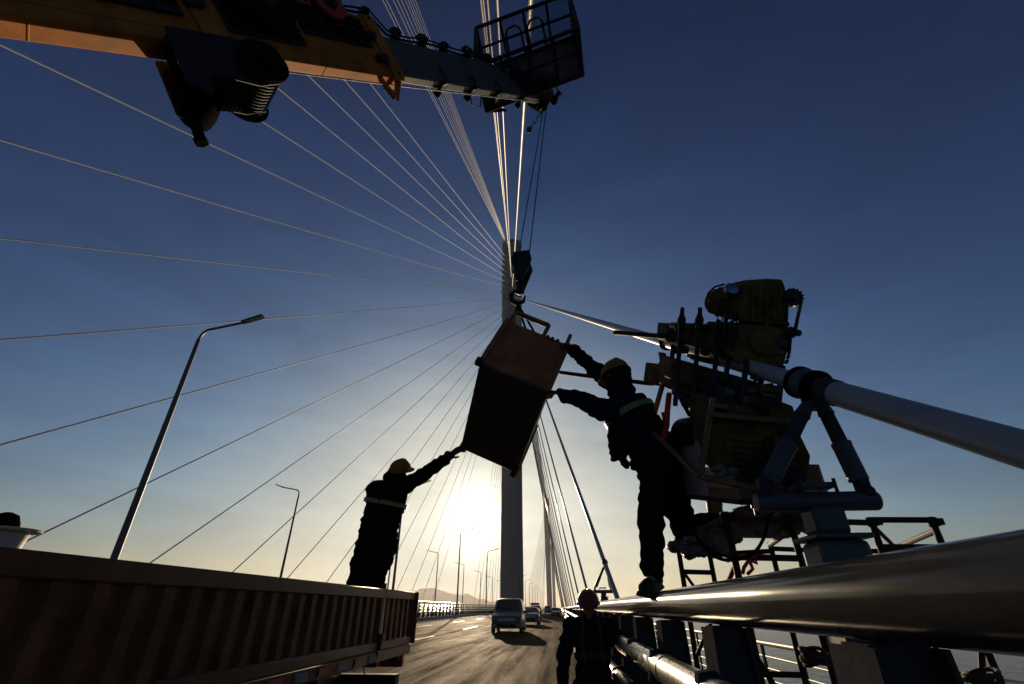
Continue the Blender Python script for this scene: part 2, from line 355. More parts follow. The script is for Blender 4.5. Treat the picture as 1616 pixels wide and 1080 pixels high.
for k in range(1, 24):
    for X, s in ((XR, 'right'), (XL, 'left')):
        cable(X, TY + 20 + 14.2 * k, TY, .08, 'thin stay cable from the tall tower forward to the %s deck edge' % s, 'forward %s stay cables of the tall tower' % s, n=5, seg=8, m=M_cable_far)
        cable(X, TY + 720 - 20 - 14.2 * k, TY + 720, .09, 'hazy stay cable from the far tower back to the %s deck edge' % s, 'near-side %s stay cables of the far tower' % s, n=4, seg=6, m=M_cable_far)
        if k % 2: cable(X, TY + 740 + 14.2 * k, TY + 720, .09, 'hazy stay cable on the far side of the far tower, %s deck edge' % s, 'far-side %s stay cables of the far tower' % s, n=4, seg=6, m=M_cable_far)
# the near cable with its guide pipe
nc = thing('stay_cable', 'thick white stay cable in the foreground, gripped by the climbing machine', 'cable', (XR, CY0, .4))
ca, ct = cable_pts(XR, CY0, TY)
CDIR = (ct - ca).normalized()
def on_cable(Y): return ca + CDIR * ((Y - ca.y) / CDIR.y)
MB().tube([on_cable(y) for y in (2.62, 4, 8, 30, 100, 199.9)], .056, 24).build('sheath', M_cable, nc)
MB().tube([on_cable(y) for y in (-.6, 2.45)], .066, 28).build('guide_pipe', M_cable, nc)
MB().tube([on_cable(2.448), on_cable(2.53)], .072, 28).build('pipe_end_ring', M_post, nc)
for yy in (1.55, .7): MB().tube([on_cable(yy), on_cable(yy + .012)], .0672, 28).build('seam', M_post, nc)
# ---- street lamps
def lamp_proto(name, sgn, grp):
    t = thing(name, '', 'street lamp', (0, 0, 0), grp)
    MB().tube([(0, 0, 0), (0, 0, 6), (0, 0, 10.85)], .1, 12, radii=[.13, .105, .075]).build('pole', M_lamp, t)
    P = [(0, 0, 10.85)] + [(sgn * .45 * (1 - math.cos(a)), 0, 10.85 + .5 * math.sin(a)) for a in [math.pi / 2 * i / 6 for i in range(1, 7)]] + [(sgn * 2.0, 0, 11.64)]
    MB().tube(P, .055, 10).build('arm', M_lamp, t)
    h = MB().prism([(sgn * 1.75, -.14, 11.58), (sgn * 2.62, -.17, 11.85), (sgn * 2.62, .17, 11.85), (sgn * 1.75, .14, 11.58)], (0, 0, .07)).build('lamp_head', M_lamp, t, bevel=.02)
    for q in range(4):
        x = 1.9 + .2 * q; z = 11.58 + .3 * (x - 1.75) - .008
        MB().prism([(sgn * x, -.11, z), (sgn * (x + .15), -.11, z + .045), (sgn * (x + .15), .11, z + .045), (sgn * x, .11, z)], (0, 0, .006)).build('lens', M_diff, h)
    MB().box((0, 0, .15), (.42, .42, .03)).build('base_plate', M_lamp, t)
    MB().box((0, 0, .07), (.34, .34, .13)).build('plinth', M_lamp, t)
    return t
lpA = lamp_proto('street_lamp', 1, 'street lamps along the left barrier'); lpB = lamp_proto('street_lamp', -1, 'street lamps of the opposite deck')
nameA = ['large street lamp above the truck, arm reaching right', 'street lamp standing directly behind the worker on the truck', 'tall thin street lamp just left of the sun, arm to the right', 'street lamp touching the left edge of the tall tower']
nameB = ['street lamp with arm to the left, rising above the middle of the truck', 'street lamp half hidden behind the worker on the truck, arm left', 'street lamp right of the worker on the truck, arm pointing left', 'small left-armed street lamp beside the tall thin lamp']
for i in range(16):
    y = 16 + 30.2 * i
    o = lpA if i == 0 else copy_tree(lpA); o.location = (-14.95, y, .60)
    o['label'] = nameA[i] if i < 4 else ('street lamp hidden beside the base of the tall tower' if i < 8 else '%s tiny street lamp right of the tall tower, counting from the tower' % ORD[i - 8])
    if i == 0: continue
    if i < 11:
        o = lpB if i == 1 else copy_tree(lpB); o.location = (-25.2, y - 1.0, .30)
        o['label'] = nameB[i - 1] if i - 1 < 4 else 'tiny far street lamp of the opposite deck beside the tall tower'
# ================================================================== GUARDRAILS
gr = thing('guardrail', 'heavy tubular steel guardrail close by on the right with wide grey posts', 'guardrail', (.62, 3, .1))
for x, z, r in ((.616, 1.467, .0735), (.545, 1.165, .066), (.50, .905, .060), (.47, .62, .060)):
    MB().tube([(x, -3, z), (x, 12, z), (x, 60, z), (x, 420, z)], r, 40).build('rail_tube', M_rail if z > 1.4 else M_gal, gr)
pm = MB()
pm.prism([(.575, -.05, 1.39), (.685, -.05, 1.39), (.70, -.05, .9), (.84, -.05, .11), (.50, -.05, .11), (.56, -.05, .9)], (0, .1, 0))
pmesh = pm.mesh('post', M_post, False)
fm = MB().prism([(.565, -.085, 1.385), (.575, -.085, 1.385), (.56, -.085, .9), (.50, -.085, .10), (.49, -.085, .10), (.55, -.085, .9)], (0, .17, 0))
fm.prism([(.685, -.085, 1.385), (.695, -.085, 1.385), (.71, -.085, .9), (.85, -.085, .10), (.84, -.085, .10), (.70, -.085, .9)], (0, .17, 0))
fmesh = fm.mesh('flange', M_post, False)
bmesh_ = MB().box((.67, 0, .112), (.5, .3, .024)).mesh('base_plate', M_post, False)
brk = MB().prism([(.47, -.03, 1.10), (.56, -.03, 1.05), (.565, -.03, 1.25), (.5, -.03, 1.24)], (0, .06, 0)).prism([(.44, -.03, .86), (.54, -.03, .8), (.55, -.03, .99), (.45, -.03, .96)], (0, .06, 0)).mesh('rail_bracket', M_post, False)
bolt = MB()
for dy in (-.11, .11):
    for x in (.46, .9): bolt.cyl((x, dy, .12), (x, dy, .155), .014, n=6)
bolt = bolt.mesh('anchor_bolt', M_gal, False)
post_y = [.11 + 1.045 * i for i in range(-2, 62)]
for y in post_y:
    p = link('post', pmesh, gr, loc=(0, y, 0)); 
    for nm, me in (('flange', fmesh), ('base_plate', bmesh_), ('rail_bracket', brk), ('anchor_bolt', bolt)):
        if y < 16 or nm == 'flange': link(nm, me, p)
for x, z, r in ((.545, 1.165, .066), (.50, .905, .060)):
    for y in (3.02, 9, 15): MB().tube([(x, y, z), (x, y + .05, z)], r + .004, 32).build('joint_sleeve', M_gal, gr)
# outer handrail
M_barsteel = mat('dull_steel_bar', (0.22, 0.21, 0.19), .5, metal=.6, var=.2, scale=10)
orl = thing('handrail', 'slender walkway handrail with thin bars along the outer deck edge', 'railing', (3.45, 5, -.1))
MB().tube([(3.45, -3, .93), (3.45, 420, .93)], .038, 16).build('top_rail', M_barsteel, orl)
for z in (.74, .57, .40, .23, .06): MB().tube([(3.45, -3, z), (3.45, 420, z)], .011, 8).build('bar', M_barsteel, orl)
hp = MB().box((3.45, 0, .4), (.035, .075, 1.0)).mesh('post', M_post, False)
for i in range(60): link('post', hp, orl, loc=(0, -2 + 1.5 * i, 0))
# left barrier
lb = thing('guardrail', 'long tubular barrier along the far left side of the road', 'guardrail', (-14.95, 60, .6))
for z, r in ((2.03, .085), (1.72, .07), (1.40, .07), (1.08, .07)): MB().tube([(-14.85, -20, z), (-14.85, 900, z)], r, 12).build('rail_tube', M_gal, lb)
lpm = MB().prism([(-14.9, -.07, 1.98), (-15.02, -.07, 1.98), (-15.2, -.07, .6), (-14.88, -.07, .6)], (0, .14, 0)).mesh('post', M_post, False)
for i in range(110): link('post', lpm, lb, loc=(0, 6 + 2.0 * i, 0))
lb2 = thing('guardrail', 'distant barrier on the near edge of the opposite deck', 'guardrail', (-24.9, 60, .3))
for z, r in ((1.7, .085), (1.4, .07), (1.1, .07), (.8, .07)): MB().tube([(-24.9, -20, z), (-24.9, 900, z)], r, 8).build('rail_tube', M_gal, lb2)
lpm2 = MB().box((-25.0, 0, .99), (.14, .14, 1.4)).mesh('post', M_post, False)
for i in range(90): link('post', lpm2, lb2, loc=(0, 20 + 2.4 * i, 0))
# ================================================================== CARGO TRUCK (left)
SX = -1.75                                  # outer face of the truck's side wall
zt, zb = 1.62, 1.095
tk = thing('cargo_truck', 'brown flatbed truck with ribbed drop sides close by on the left', 'truck', (SX - 1.1, 2, 0))
def corrugated(y0, y1, x, z0, z1, pitch=.18, d=.028, t=.004):
    vs = []; y = y0; ys = []
    while y < y1 - .02:
        for f, o in ((0, 0), (.30, 0), (.42, d), (.80, d), (.95, 0)):
            if y + f * pitch < y1: ys.append((y + f * pitch, o))
        y += pitch
    ys.append((y1, 0)); m = MB()
    for yy, o in ys: vs += [(x - d + o, yy, z0), (x - d + o, yy, z1)]
    fs = [(2 * i, 2 * i + 2, 2 * i + 3, 2 * i + 1) for i in range(len(ys) - 1)]
    n = len(vs); vs += [(a - t, b, c) for a, b, c in vs]; fs += [tuple(i + n for i in reversed(f)) for f in fs]
    return m.add(vs, fs)
def side_wall(x, y0, y1, flip=1):
    p = corrugated(y0 + .035, y1 - .035, x - .012 * flip, zb + .075, zt - .085).build('side_panel', M_truck, tk)
    MB().box((x - .03 * flip, (y0 + y1) / 2, zt - .043), (.06, y1 - y0, .085)).build('top_rail', M_trim, p, bevel=.008)
    MB().box((x - .03 * flip, (y0 + y1) / 2, zb + .037), (.06, y1 - y0, .075)).build('bottom_rail', M_trim, p, bevel=.008)
    for y in (y0 + .02, y1 - .02): MB().box((x - .031 * flip, y, (zt + zb) / 2 - .005), (.052, .036, zt - zb - .17)).build('end_post', M_trim, p, bevel=.005)
    return p
side_wall(SX, -2.6, 1.2); side_wall(SX, 1.206, 5.17); side_wall(SX, 5.21, 6.30)
side_wall(SX - 2.3, -2.6, 5.17, -1); side_wall(SX - 2.3, 5.21, 6.30, -1)
for x in (SX - .028, SX - 2.272): MB().box((x, 5.19, 1.36), (.05, .036, .62)).build('hinge_post', M_dark, tk)
lt = MB().box((SX + .012, 5.16, 1.17), (.03, .05, .13)).cyl((SX + .02, 5.15, 1.10), (SX + .02, 5.17, 1.24), .012).box((SX + .03, 5.19, 1.21), (.02, .1, .025)).build('latch', M_dark, tk)
MB().box((SX - 1.15, 6.33, (zt + zb) / 2), (2.36, .05, zt - zb)).build('tailgate', M_truck, tk, bevel=.008)
MB().box((SX - 1.15, 1.85, 1.06), (2.24, 8.9, .06)).build('bed_floor', M_wood, tk)
MB().box((SX - .05, 1.85, 1.045), (.07, 8.96, .09)).build('sill', M_trim, tk, bevel=.006)
for i in range(16):
    y = 5.05 - i * .34
    MB().box((SX - .009, y, 1.045), (.012, .17, .055)).build('reflector', M_red if i % 2 else M_white, tk)
for x in (SX - .75, SX - 1.55): MB().box((x, 1.6, .86), (.09, 9.0, .2)).build('chassis_beam', M_dark, tk)
for y in (.3, 1.6, 2.9, 4.2, 5.5, 6.2): MB().box((SX - 1.15, y, .985), (2.1, .08, .09)).build('cross_member', M_dark, tk)
MB().box((SX - 1.15, 6.22, .74), (2.1, .12, .14)).build('rear_bumper', M_dark, tk)
for x in (SX - .25, SX - 2.05):
    MB().box((x, 6.30, .93), (.34, .06, .12)).build('tail_lamp', M_red, tk)
    for y in (4.0,):
        w = MB().lathe([(.2, -.26), (.42, -.26), (.47, -.22), (.47, .0), (.42, .04), (.2, .04)], (x - .02 + (.06 if x > -3 else -.04), y, .47), (1, 0, 0), 28).build('wheel', M_black, tk)
        MB().lathe([(.05, -.2), (.26, -.18), (.27, .02), (.2, .03), (.08, .0)], (x - .015 + (.06 if x > -3 else -.04), y, .47), (1, 0, 0), 20).build('rim', M_chrome, w)
for x in (SX - .2, SX - 2.1): MB().box((x, 3.45, .6), (.3, .02, .5)).build('mud_flap', M_black, tk)
cb = MB().tube([(SX - .06, 4.98, .99), (SX - .05, 5.02, .93), (SX - .05, 5.0, .88), (SX - .06, 4.95, .86)], .006, 6).build('hook', M_dark, tk)
# white flanged pot standing at the left end of the bed
pp = at(38, 868, 2.05); pz = 1.60
pt = thing('white_pot', 'white flanged pot with a dark cap on the truck edge, far left', 'pot', (pp.x - .135, 2.05, 1.1))
cx = pp.x - .135
M_pot = mat('white_enamel', (0.5, 0.5, 0.48), .35, var=.15, scale=12)
MB().lathe([(.07, 1.09), (.078, 1.69), (.088, 1.745)], (cx, 2.05, 0), n=28).build('body', M_pot, pt)
MB().lathe([(.09, 1.746), (.125, 1.753), (.128, 1.763), (.085, 1.768)], (cx, 2.05, 0), n=28).build('flange', M_pot, pt)
MB().lathe([(.06, 1.769), (.056, 1.79), (.04, 1.825), (.012, 1.836)], (cx - .03, 2.05, 0), n=20).build('cap', M_black, pt)
# ================================================================== CRANE
BA = ray(1300, 260).normalized()                       # boom axis, base to tip
TIP = EYE + ray(835, 142) * 6.9
BS = BA.cross(V((0, 0, 1))).normalized()               # to the right of the boom
TIP = TIP + BS * .06; BA = (BA + BS * .035).normalized(); BS = BA.cross(V((0, 0, 1))).normalized()
BN = BS.cross(BA)                                      # boom "up"
BR = Matrix((BS, BA, BN)).transposed()
def bp(s, x, n): return TIP - BA * s + BS * x + BN * n
cr = thing('truck_crane', 'orange and grey telescopic crane boom reaching overhead from the upper left', 'crane', tuple(TIP - BA * 8.6 - V((0, 0, 1.4))))
def section(name, s0, s1, w, n0, n1, m, parent=None):
    hw_, c = w / 2, .16 * w
    prof = [(-hw_, n1 - c), (-hw_ + c, n1), (hw_ - c, n1), (hw_, n1 - c), (hw_, n0 + c), (hw_ - c, n0), (-hw_ + c, n0), (-hw_, n0 + c)]
    return MB().prism([bp(s0, x, n) for x, n in prof], -BA * (s1 - s0)).build(name, m, parent or cr, smooth=False, bevel=.005)
b1 = section('boom_section', -.05, 3.0, .125, -.25, .20, M_boomg)
b2 = section('boom_section', 2.9, 4.72, .150, -.30, .38, M_boom)
b3 = section('boom_section', 4.6, 8.9, .175, -.35, .48, M_boom)
section('boom_collar', 2.82, 2.96, .18, -.325, .405, M_boom, b2); section('boom_collar', 4.5, 4.68, .21, -.38, .51, M_boom, b3)
section('boom_collar', 1.55, 1.6, .14, -.262, .212, M_boomg, b1)
section('weld_seam', 5.6, 5.615, .179, -.353, .483, M_boom, b3); section('weld_seam', 3.7, 3.712, .154, -.303, .383, M_boom, b2); section('weld_seam', .8, .81, .129, -.253, .203, M_boomg, b1)
for sct, (q0, q1, nn, xx, mm) in ((b3, (4.8, 8.5, (-.22, .3), .0885, M_boom)), (b2, (3.05, 4.45, (-.2, .26), .0765, M_boom))):
    for n_ in nn: MB().box(bp((q0 + q1) / 2, xx, n_), (.006, q1 - q0, .03), BR).build('stiffener', mm, sct)
for k in range(9):
    for n_ in (-.28, .34): MB().cyl(bp(2.89, .09, n_ + k * .0 + (k - 4) * .0), bp(2.89, .103, n_), .014, n=6).build('bolt', M_dark, b2) if k < 1 else None
for s, sc in ((2.98, 1.0), (4.75, 1.15)):                # V shaped rope guides below the boom
    h = -.30 if s < 4 else -.36
    m = MB(); a = bp(s - .12 * sc, .02, h); b = bp(s + .12 * sc, .02, h); c = bp(s + .03, .0, h - .2 * sc)
    m.bar(a, c, .05, .03, BS); m.bar(c, b, .05, .03, BS); m.build('rope_guide', M_boom, cr, smooth=False)
# added dark panels standing in for near-side boom shade, with clamps and pipes
for s0, s1, n0_, n1_, x in ((4.75, 8.4, -.12, .40, .092), (3.05, 3.78, -.02, .30, .079), (3.84, 4.46, -.16, .12, .079)):
    pnl_ = MB().box(bp((s0 + s1) / 2, x + .012, (n0_ + n1_) / 2), (.022, s1 - s0, n1_ - n0_), BR).build('shade_panel', M_dark, cr, bevel=.006)
    for k in range(int((s1 - s0) / .3)):
        MB().box(bp(s0 + .15 + .3 * k, x + .03, (n0_ + n1_) / 2), (.02, .035, n1_ - n0_ + .03), BR).build('clip', M_dark, pnl_, bevel=.004)
    for k in range(4):
        nn_ = n0_ + (n1_ - n0_) * (.15 + .22 * k)
        MB().tube([bp(s0 + .02 + (s1 - s0 - .04) * j / 12, x + .036, nn_ + .012 * math.sin(j * 1.7 + k)) for j in range(13)], .013, 8).build('hydraulic_pipe', M_black, pnl_)
for s_, n_ in ((3.0, .1), (3.0, -.15), (4.55, .3), (4.6, 0)):
    MB().cyl(bp(s_, .09, n_), bp(s_, .14, n_), .035, n=10).box(bp(s_ + .05, .11, n_), (.05, .09, .06), BR).build('valve_block', M_dark, cr, bevel=.004)
# hydraulic winch under the boom
wq = MB()
w0 = bp(4.62, .06, -.34)
for x in (-.17, .13):
    wq.prism([bp(4.95, x, -.28), bp(4.5, x, -.28), bp(4.30, x, -.42), bp(4.32, x, -.62), bp(4.5, x, -.66), bp(4.72, x, -.62), bp(4.88, x, -.78), bp(5.0, x, -.70)], BS * .03)
wq.cyl(bp(4.62, -.15, -.36), bp(4.62, .15, -.36), .03).cyl(bp(4.8, -.15, -.5), bp(4.8, .15, -.5), .03)
wq.box(bp(4.72, 0, -.44), (.2, .22, .16), BR)
wb = wq.build('winch_bracket', M_dark, cr, bevel=.015)
wd = MB().lathe([(.06, -.26), (.17, -.25), (.17, -.235), (.12, -.23), (.12, .17), (.17, .18), (.17, .2), (.06, .21)], bp(4.42, .02, -.50), BS, 30).build('winch_drum', M_black, cr)
rp = MB()
for i in range(12):
    x = -.2 + i * .032
    rp.tube([bp(4.42, x, -.5) + (BA * math.cos(t) + BN * math.sin(t)) * .132 for t in [2 * math.pi * k / 20 for k in range(21)]], .014, 6)
rp.build('rope_coil', M_dark, wd)
MB().lathe([(.03, -.2), (.10, -.19), (.115, -.1), (.115, .08), (.10, .12), (.06, .14)], bp(4.86, -.02, -.68), BS, 24).build('winch_motor', M_black, cr)
MB().cyl(bp(4.9, -.16, -.72), bp(4.93, -.16, -.88), .035, n=16).cyl(bp(4.93, -.16, -.88), bp(4.935, -.16, -.91), .045, n=6).build('valve', M_black, cr)
for k in range(5): MB().lathe([(.09, 0), (.105, .006), (.105, .018), (.09, .024)], bp(4.72 + k * .028, .1, -.72), BA, 20).build('cooling_fin', M_black, wd)
for k in range(4): MB().tube([bp(4.75 + .05 * k, .05 + .03 * k, -.3), bp(4.98 + .02 * k, .10 + .02 * k, -.45), bp(4.95, .08 - .03 * k, -.62), bp(4.88, -.02 * k, -.7)], .012, 8).build('hydraulic_hose', M_black, cr)
for k in range(10): MB().cyl(bp(4.42, .155, -.5) + (BA * math.cos(k * .628) + BN * math.sin(k * .628)) * .13, bp(4.42, .222, -.5) + (BA * math.cos(k * .628) + BN * math.sin(k * .628)) * .13, .012, n=6).build('flange_bolt', M_dark, wd)
MB().lathe([(.03, .2), (.11, .2), (.115, .215), (.09, .27), (.04, .285)], bp(4.42, .02, -.50), BS, 24).build('gear_cover', M_black, wd)
# hose reels on the near side
for s, r, m, nm in ((4.12, .27, M_black, 'hose_reel'), (3.45, .15, M_red, 'hose_reel')):
    c = bp(s, .09, .14 if s > 4 else .24)
    d = MB().lathe([(.04, 0), (r, 0), (r, .02), (r * .7, .025), (r * .7, .1), (r, .105), (r, .125), (.05, .125)], c, BS, 36).build(nm, m, cr)
    MB().lathe([(.03, .126), (r * .45, .127), (r * .4, .15), (.02, .155)], c, BS, 20).build('hub', M_dark, d)
    hh = MB()
    for k in range(3): hh.tube([c + BS * (.04 + .022 * k) + (BA * math.cos(t) + BN * math.sin(t)) * (r * .83) for t in [2 * math.pi * q / 32 for q in range(33)]], .012, 6)
    hh.build('hose', M_black, d)
lab_c = bp(4.28, .222, .13)
lb_ = MB().box(lab_c, (.004, .13, .045), BR).build('label_plate', M_white, cr)
for k in range(4): MB().box(lab_c + BS * .003 + BA * (-.04 + .027 * k) + BN * (.004 * (k % 2)), (.003, .016, .02), BR).build('print', M_black, lb_)
# hose guides, clamps and line along the top edge
hp_ = [bp(s, .05, .235 + .02 * math.sin(s * 7) + (.17 if s > 2.8 else 0)) for s in [x * .1 for x in range(2, 40)]]
MB().tube(hp_, .012, 8).build('hydraulic_hose', M_black, cr)
MB().tube([p + BS * .03 + BN * (.02 + .01 * math.sin(i)) for i, p in enumerate(hp_)], .009, 8).build('hydraulic_hose', M_black, cr)
for s in (.45, .95, 1.35, 1.8, 2.15, 2.55, 2.85, 3.2):
    m = MB(); z = .21 + (.18 if s > 2.8 else 0); f = .8 + .5 * random.random()
    m.cyl(bp(s, -.03, z + .05 * f), bp(s, .11, z + .05 * f), .035 * f, n=12)
    m.bar(bp(s, .03, z - .04), bp(s, .03, z + .14 * f), .04, .05, BA); m.box(bp(s - .03, .05, z + .12 * f), (.05, .08, .035), BR)
    m.cyl(bp(s + .06, -.02, z + .01), bp(s + .06, .1, z + .02), .028, n=10)
    m.build('hose_clamp', M_dark, cr)
for s in (2.15, 1.62, 1.1, .5):                         # brackets hanging below
    m = MB(); m.box(bp(s, 0, -.268), (.17, .09, .035), BR)
    m.prism([bp(s - .05, -.1, -.25), bp(s + .09, -.1, -.27), bp(s + .05, -.1, -.33)], BS * .05)
    m.tube([bp(s, .07, -.1), bp(s, .1, -.2), bp(s + .03, .08, -.29), bp(s + .05, .03, -.27)], .012, 8)
    b = m.build('bracket', M_dark, cr)
MB().tube([bp(1.62, -.05, -.27), bp(1.66, -.07, -.38), bp(1.5, -.07, -.41), bp(1.42, -.05, -.28)], .008, 6).build('wire_loop', M_dark, cr)
# winch rope along the underside
MB().tube([bp(4.42, .0, -.37), bp(3.0, .02, -.36), bp(.1, .02, -.28)], .007, 6).build('hoist_rope', M_gal, cr)
# boom head with sheaves
hd = MB(); 
for x in (-.13, .13): hd.prism([bp(.12, x - .012, .2), bp(-.22, x - .012, .12), bp(-.3, x - .012, -.12), bp(-.14, x - .012, -.34), bp(.1, x - .012, -.24)], BS * .024)
hd = hd.build('boom_head', M_dark, cr, smooth=False)
for c in (bp(-.17, 0, -.06), bp(-.06, 0, -.22)):
    for x in (-.07, .02): MB().lathe([(.03, 0), (.11, 0), (.115, .01), (.095, .02), (.115, .03), (.11, .04), (.03, .04)], c + BS * x, BS, 28).build('sheave', M_dark, hd)
MB().cyl(bp(-.17, -.16, -.06), bp(-.17, .16, -.06), .025).build('pin', M_dark, hd); MB().cyl(bp(-.06, -.16, -.22), bp(-.06, .16, -.22), .025).build('pin', M_dark, hd)
mm = MB()
for q in range(7): mm.box(bp(-.02 - .03 * q, -.05 + .045 * q, -.30 - .03 * math.sin(q * 2)), (.07, .06, .07), BR @ Matrix.Rotation(q, 3, 'X'))
mm.tube([bp(-.2, .15, .05), bp(-.34, .2, -.08), bp(-.28, .18, -.28), bp(-.12, .12, -.36)], .012, 8)
mm.build('limit_switch', M_dark, cr)
hk = at(835, 205, 4.1)
ch = MB()
ctop = bp(-.08, 0, -.33)
for i in range(7):
    c = ctop.lerp(hk, i / 7); ax = V((1, 0, 0)) if i % 2 else V((0, 1, 0))
    ch.tube([c + (ax * math.cos(t) * .016 + V((0, 0, 1)) * math.sin(t) * .034) for t in [2 * math.pi * q / 10 for q in range(11)]], .007, 5)
ch.ell(hk, (.035, .03, .06)); ch.build('limit_weight', M_dark, cr)
# crane column on the truck bed, behind the camera's left shoulder
cb_ = TIP - BA * 8.6
MB().cyl((cb_.x, cb_.y, 1.1), (cb_.x, cb_.y, cb_.z - .1), .26, .22, 24).box((cb_.x, cb_.y, cb_.z), (.6, .6, .5)).build('column', M_boom, cr, bevel=.02)
MB().cyl((cb_.x, cb_.y, 0), (cb_.x, cb_.y, 1.1), .4, .3, 20).build('pedestal', M_dark, cr)
MB().cyl((cb_.x + .2, cb_.y + .2, 1.6), bp(6.7, 0, -.4), .09, .07, 18).build('lift_cylinder', M_dark, cr)
# crew basket on the boom tip
D0 = 7.0
def cp(u, v, d): return EYE + ray(u, v) * d
cbk = thing('crew_basket', 'dark mesh-sided crew basket fixed beside the crane boom tip', 'basket', tuple(cp(840, 110, 7.2)))
fa, fb, fc = cp(768, 178, 6.6), cp(920, 121, 6.6), cp(905, 62, 7.35)
ux = (fb - fa); uy = (fc - fb); up = ux.cross(uy).normalized()
if up.z < 0: up = -up
fd = fa + uy
MB().prism([fa, fb, fc, fd], up * .02).build('floor_plate', M_boxdk, cbk, smooth=False)
HB = .62
def rail_loop(name, hgt, r, m=M_dark):
    P = [p + up * hgt for p in (fa, fb, fc, fd)]; mb = MB()
    for i in range(4): mb.bar(P[i], P[(i + 1) % 4], r * 2, r * 2, up)
    return mb.build(name, m, cbk, bevel=.004)
rail_loop('top_rail', HB, .022); rail_loop('mid_rail', HB * .55, .016); rail_loop('base_frame', .03, .025)
for p, q in ((fa, fb), (fb, fc), (fc, fd), (fd, fa)):
    n = 4 if (q - p).length > .9 else 2
    for i in range(n): MB().bar(p.lerp(q, i / n), p.lerp(q, i / n) + up * HB, .035, .035, ux).build('upright', M_dark, cbk)
for p, q in ((fd, fc), (fc, fb)):
    g = MB(); d = (q - p); L = d.length; h0, h1 = .05, HB - .03; st = .035; n = int(L / st)
    for i in range(-int((h1 - h0) / st), n):
        for sg in (1, -1):
            x0 = i * st if sg > 0 else i * st + (h1 - h0); x1 = x0 + sg * (h1 - h0); t0, t1 = 0.0, 1.0
            if sg > 0:
                t0 = max(0, -x0 / (h1 - h0)); t1 = min(1, (L - x0) / (h1 - h0))
            else:
                t0 = max(0, (x0 - L) / (h1 - h0)); t1 = min(1, x0 / (h1 - h0))
            if t1 > t0: g.cyl(p + d * ((x0 + (x1 - x0) * t0) / L) + up * (h0 + (h1 - h0) * t0), p + d * ((x0 + (x1 - x0) * t1) / L) + up * (h0 + (h1 - h0) * t1), .0035, n=3, caps=False)
    g.build('mesh_panel', M_dark, cbk)
for k in (.28, .52):                                       # bent grab handles
    c = fd.lerp(fc, k); MB().tube([c + up * .05, c + up * .38, c + ux.normalized() * .05 + up * .46, c + ux.normalized() * .17 + up * .47, c + ux.normalized() * .24 + up * .40, c + ux.normalized() * .25 + up * .05], .017, 10).build('grab_handle', M_dark, cbk)
MB().bar(bp(.6, .1, .1), fa.lerp(fb, .55) + up * .1, .12, .12).bar(bp(.15, .1, .1), fa.lerp(fb, .7) + up * .1, .12, .12).build('mounting_arm', M_dark, cbk)
MB().prism([cp(766, 158, 6.7), cp(800, 176, 6.65), cp(768, 179, 6.6)], up * .02).build('splash_plate', M_dark, cbk)
# ================================================================== HOOK BLOCK, ROPES, HANGING BASKET
HBL = at(822, 430, 4.55)
hb = thing('hook_block', 'dark hook block hanging on two ropes in front of the tall tower', 'hook block', tuple(at(818, 480, 4.55)))
def q(u, v, Y=4.55): return at(u, v, Y)
pl = [(812, 408), (836, 405), (840, 418), (826, 452), (816, 452), (808, 420)]
for dy, th in ((-.13, .03), (.10, .03)): MB().prism([q(u, v) + V((0, dy, 0)) for u, v in pl], (0, th, 0)).build('cheek_plate', M_dark, hb, smooth=False, bevel=.006)
MB().lathe([(.03, -.05), (.085, -.045), (.075, 0), (.085, .045), (.03, .05)], q(824, 420), (0, 1, 0), 24).build('sheave', M_dark, hb)
MB().lathe([(.03, -.07), (.05, -.06), (.05, .04), (.035, .07)], q(821, 456), (0, 0, 1), 14).build('swivel', M_dark, hb)
hp2 = [q(821, 458), q(820, 463), q(812, 460), q(806, 466), q(808, 475), q(817, 480), q(826, 476), q(829, 467)]
MB().tube(hp2, .02, 10, radii=[.028, .028, .026, .03, .032, .032, .024, .008]).build('hook', M_dark, hb)
MB().tube([q(816, 458, 4.5), q(824, 462, 4.5)], .014, 8).build('safety_latch', M_dark, hb)
for (u0, v0), e in (((818, 404), bp(-.1, -.03, -.3)), ((835, 403), bp(-.22, .06, -.16))):
    tag(MB().tube([q(u0, v0), e], .0065, 8).build('hoist_rope', M_dark), 'thin dark hoist rope %s of the pair above the hook block' % ('left' if u0 < 825 else 'right'), 'rope', 'hoist ropes')
# hanging steel basket (solved from its six visible corners)
A = V((-.663, 3.897, 3.465)); RX = V((.907, .158, -.391)); RY = V((-.286, .911, -.297)); RZ = V((.309, .381, .871))
w, l, h = .698, 1.408, .751
RM = Matrix((RX, RY, RZ)).transposed()
hbk = thing('hanging_basket', 'brown steel work basket hanging tilted from the crane hook between two workers', 'basket', tuple(A))
def g(x, y, z): return A + RX * x + RY * y + RZ * z
MB().box(g(w / 2, l / 2, .015), (w, l, .03), RM).build('floor', M_boxdk, hbk, bevel=.006)
for i in range(5): MB().box(g(w / 2, .15 + i * .27, -.006), (w - .04, .03, .012), RM).build('floor_rib', M_boxdk, hbk)
MB().box(g(w / 2, .012, h / 2 + .017), (w, .024, h - .03), RM).build('end_wall', M_boxbr, hbk, bevel=.005)
MB().box(g(w / 2, l - .012, h / 2 + .017), (w, .024, h - .03), RM).build('end_wall', M_boxbr, hbk, bevel=.005)
for x in (.012, w - .012): MB().box(g(x, l / 2, h / 2 + .017), (.022, l - .05, h - .03), RM).build('side_wall', M_boxbr, hbk, bevel=.005)
for x, y in ((0, -.004), (w, -.004), (0, l + .004), (w, l + .004)): MB().box(g(x, y, h / 2), (.045, .045, h + .02), RM).build('corner_post', M_yelbr if 0 else M_boxbr, hbk, bevel=.004)
MB().box(g(-.01, -.01, .01), (.07, .07, .07), RM).build('corner_block', M_dark, hbk, bevel=.01)
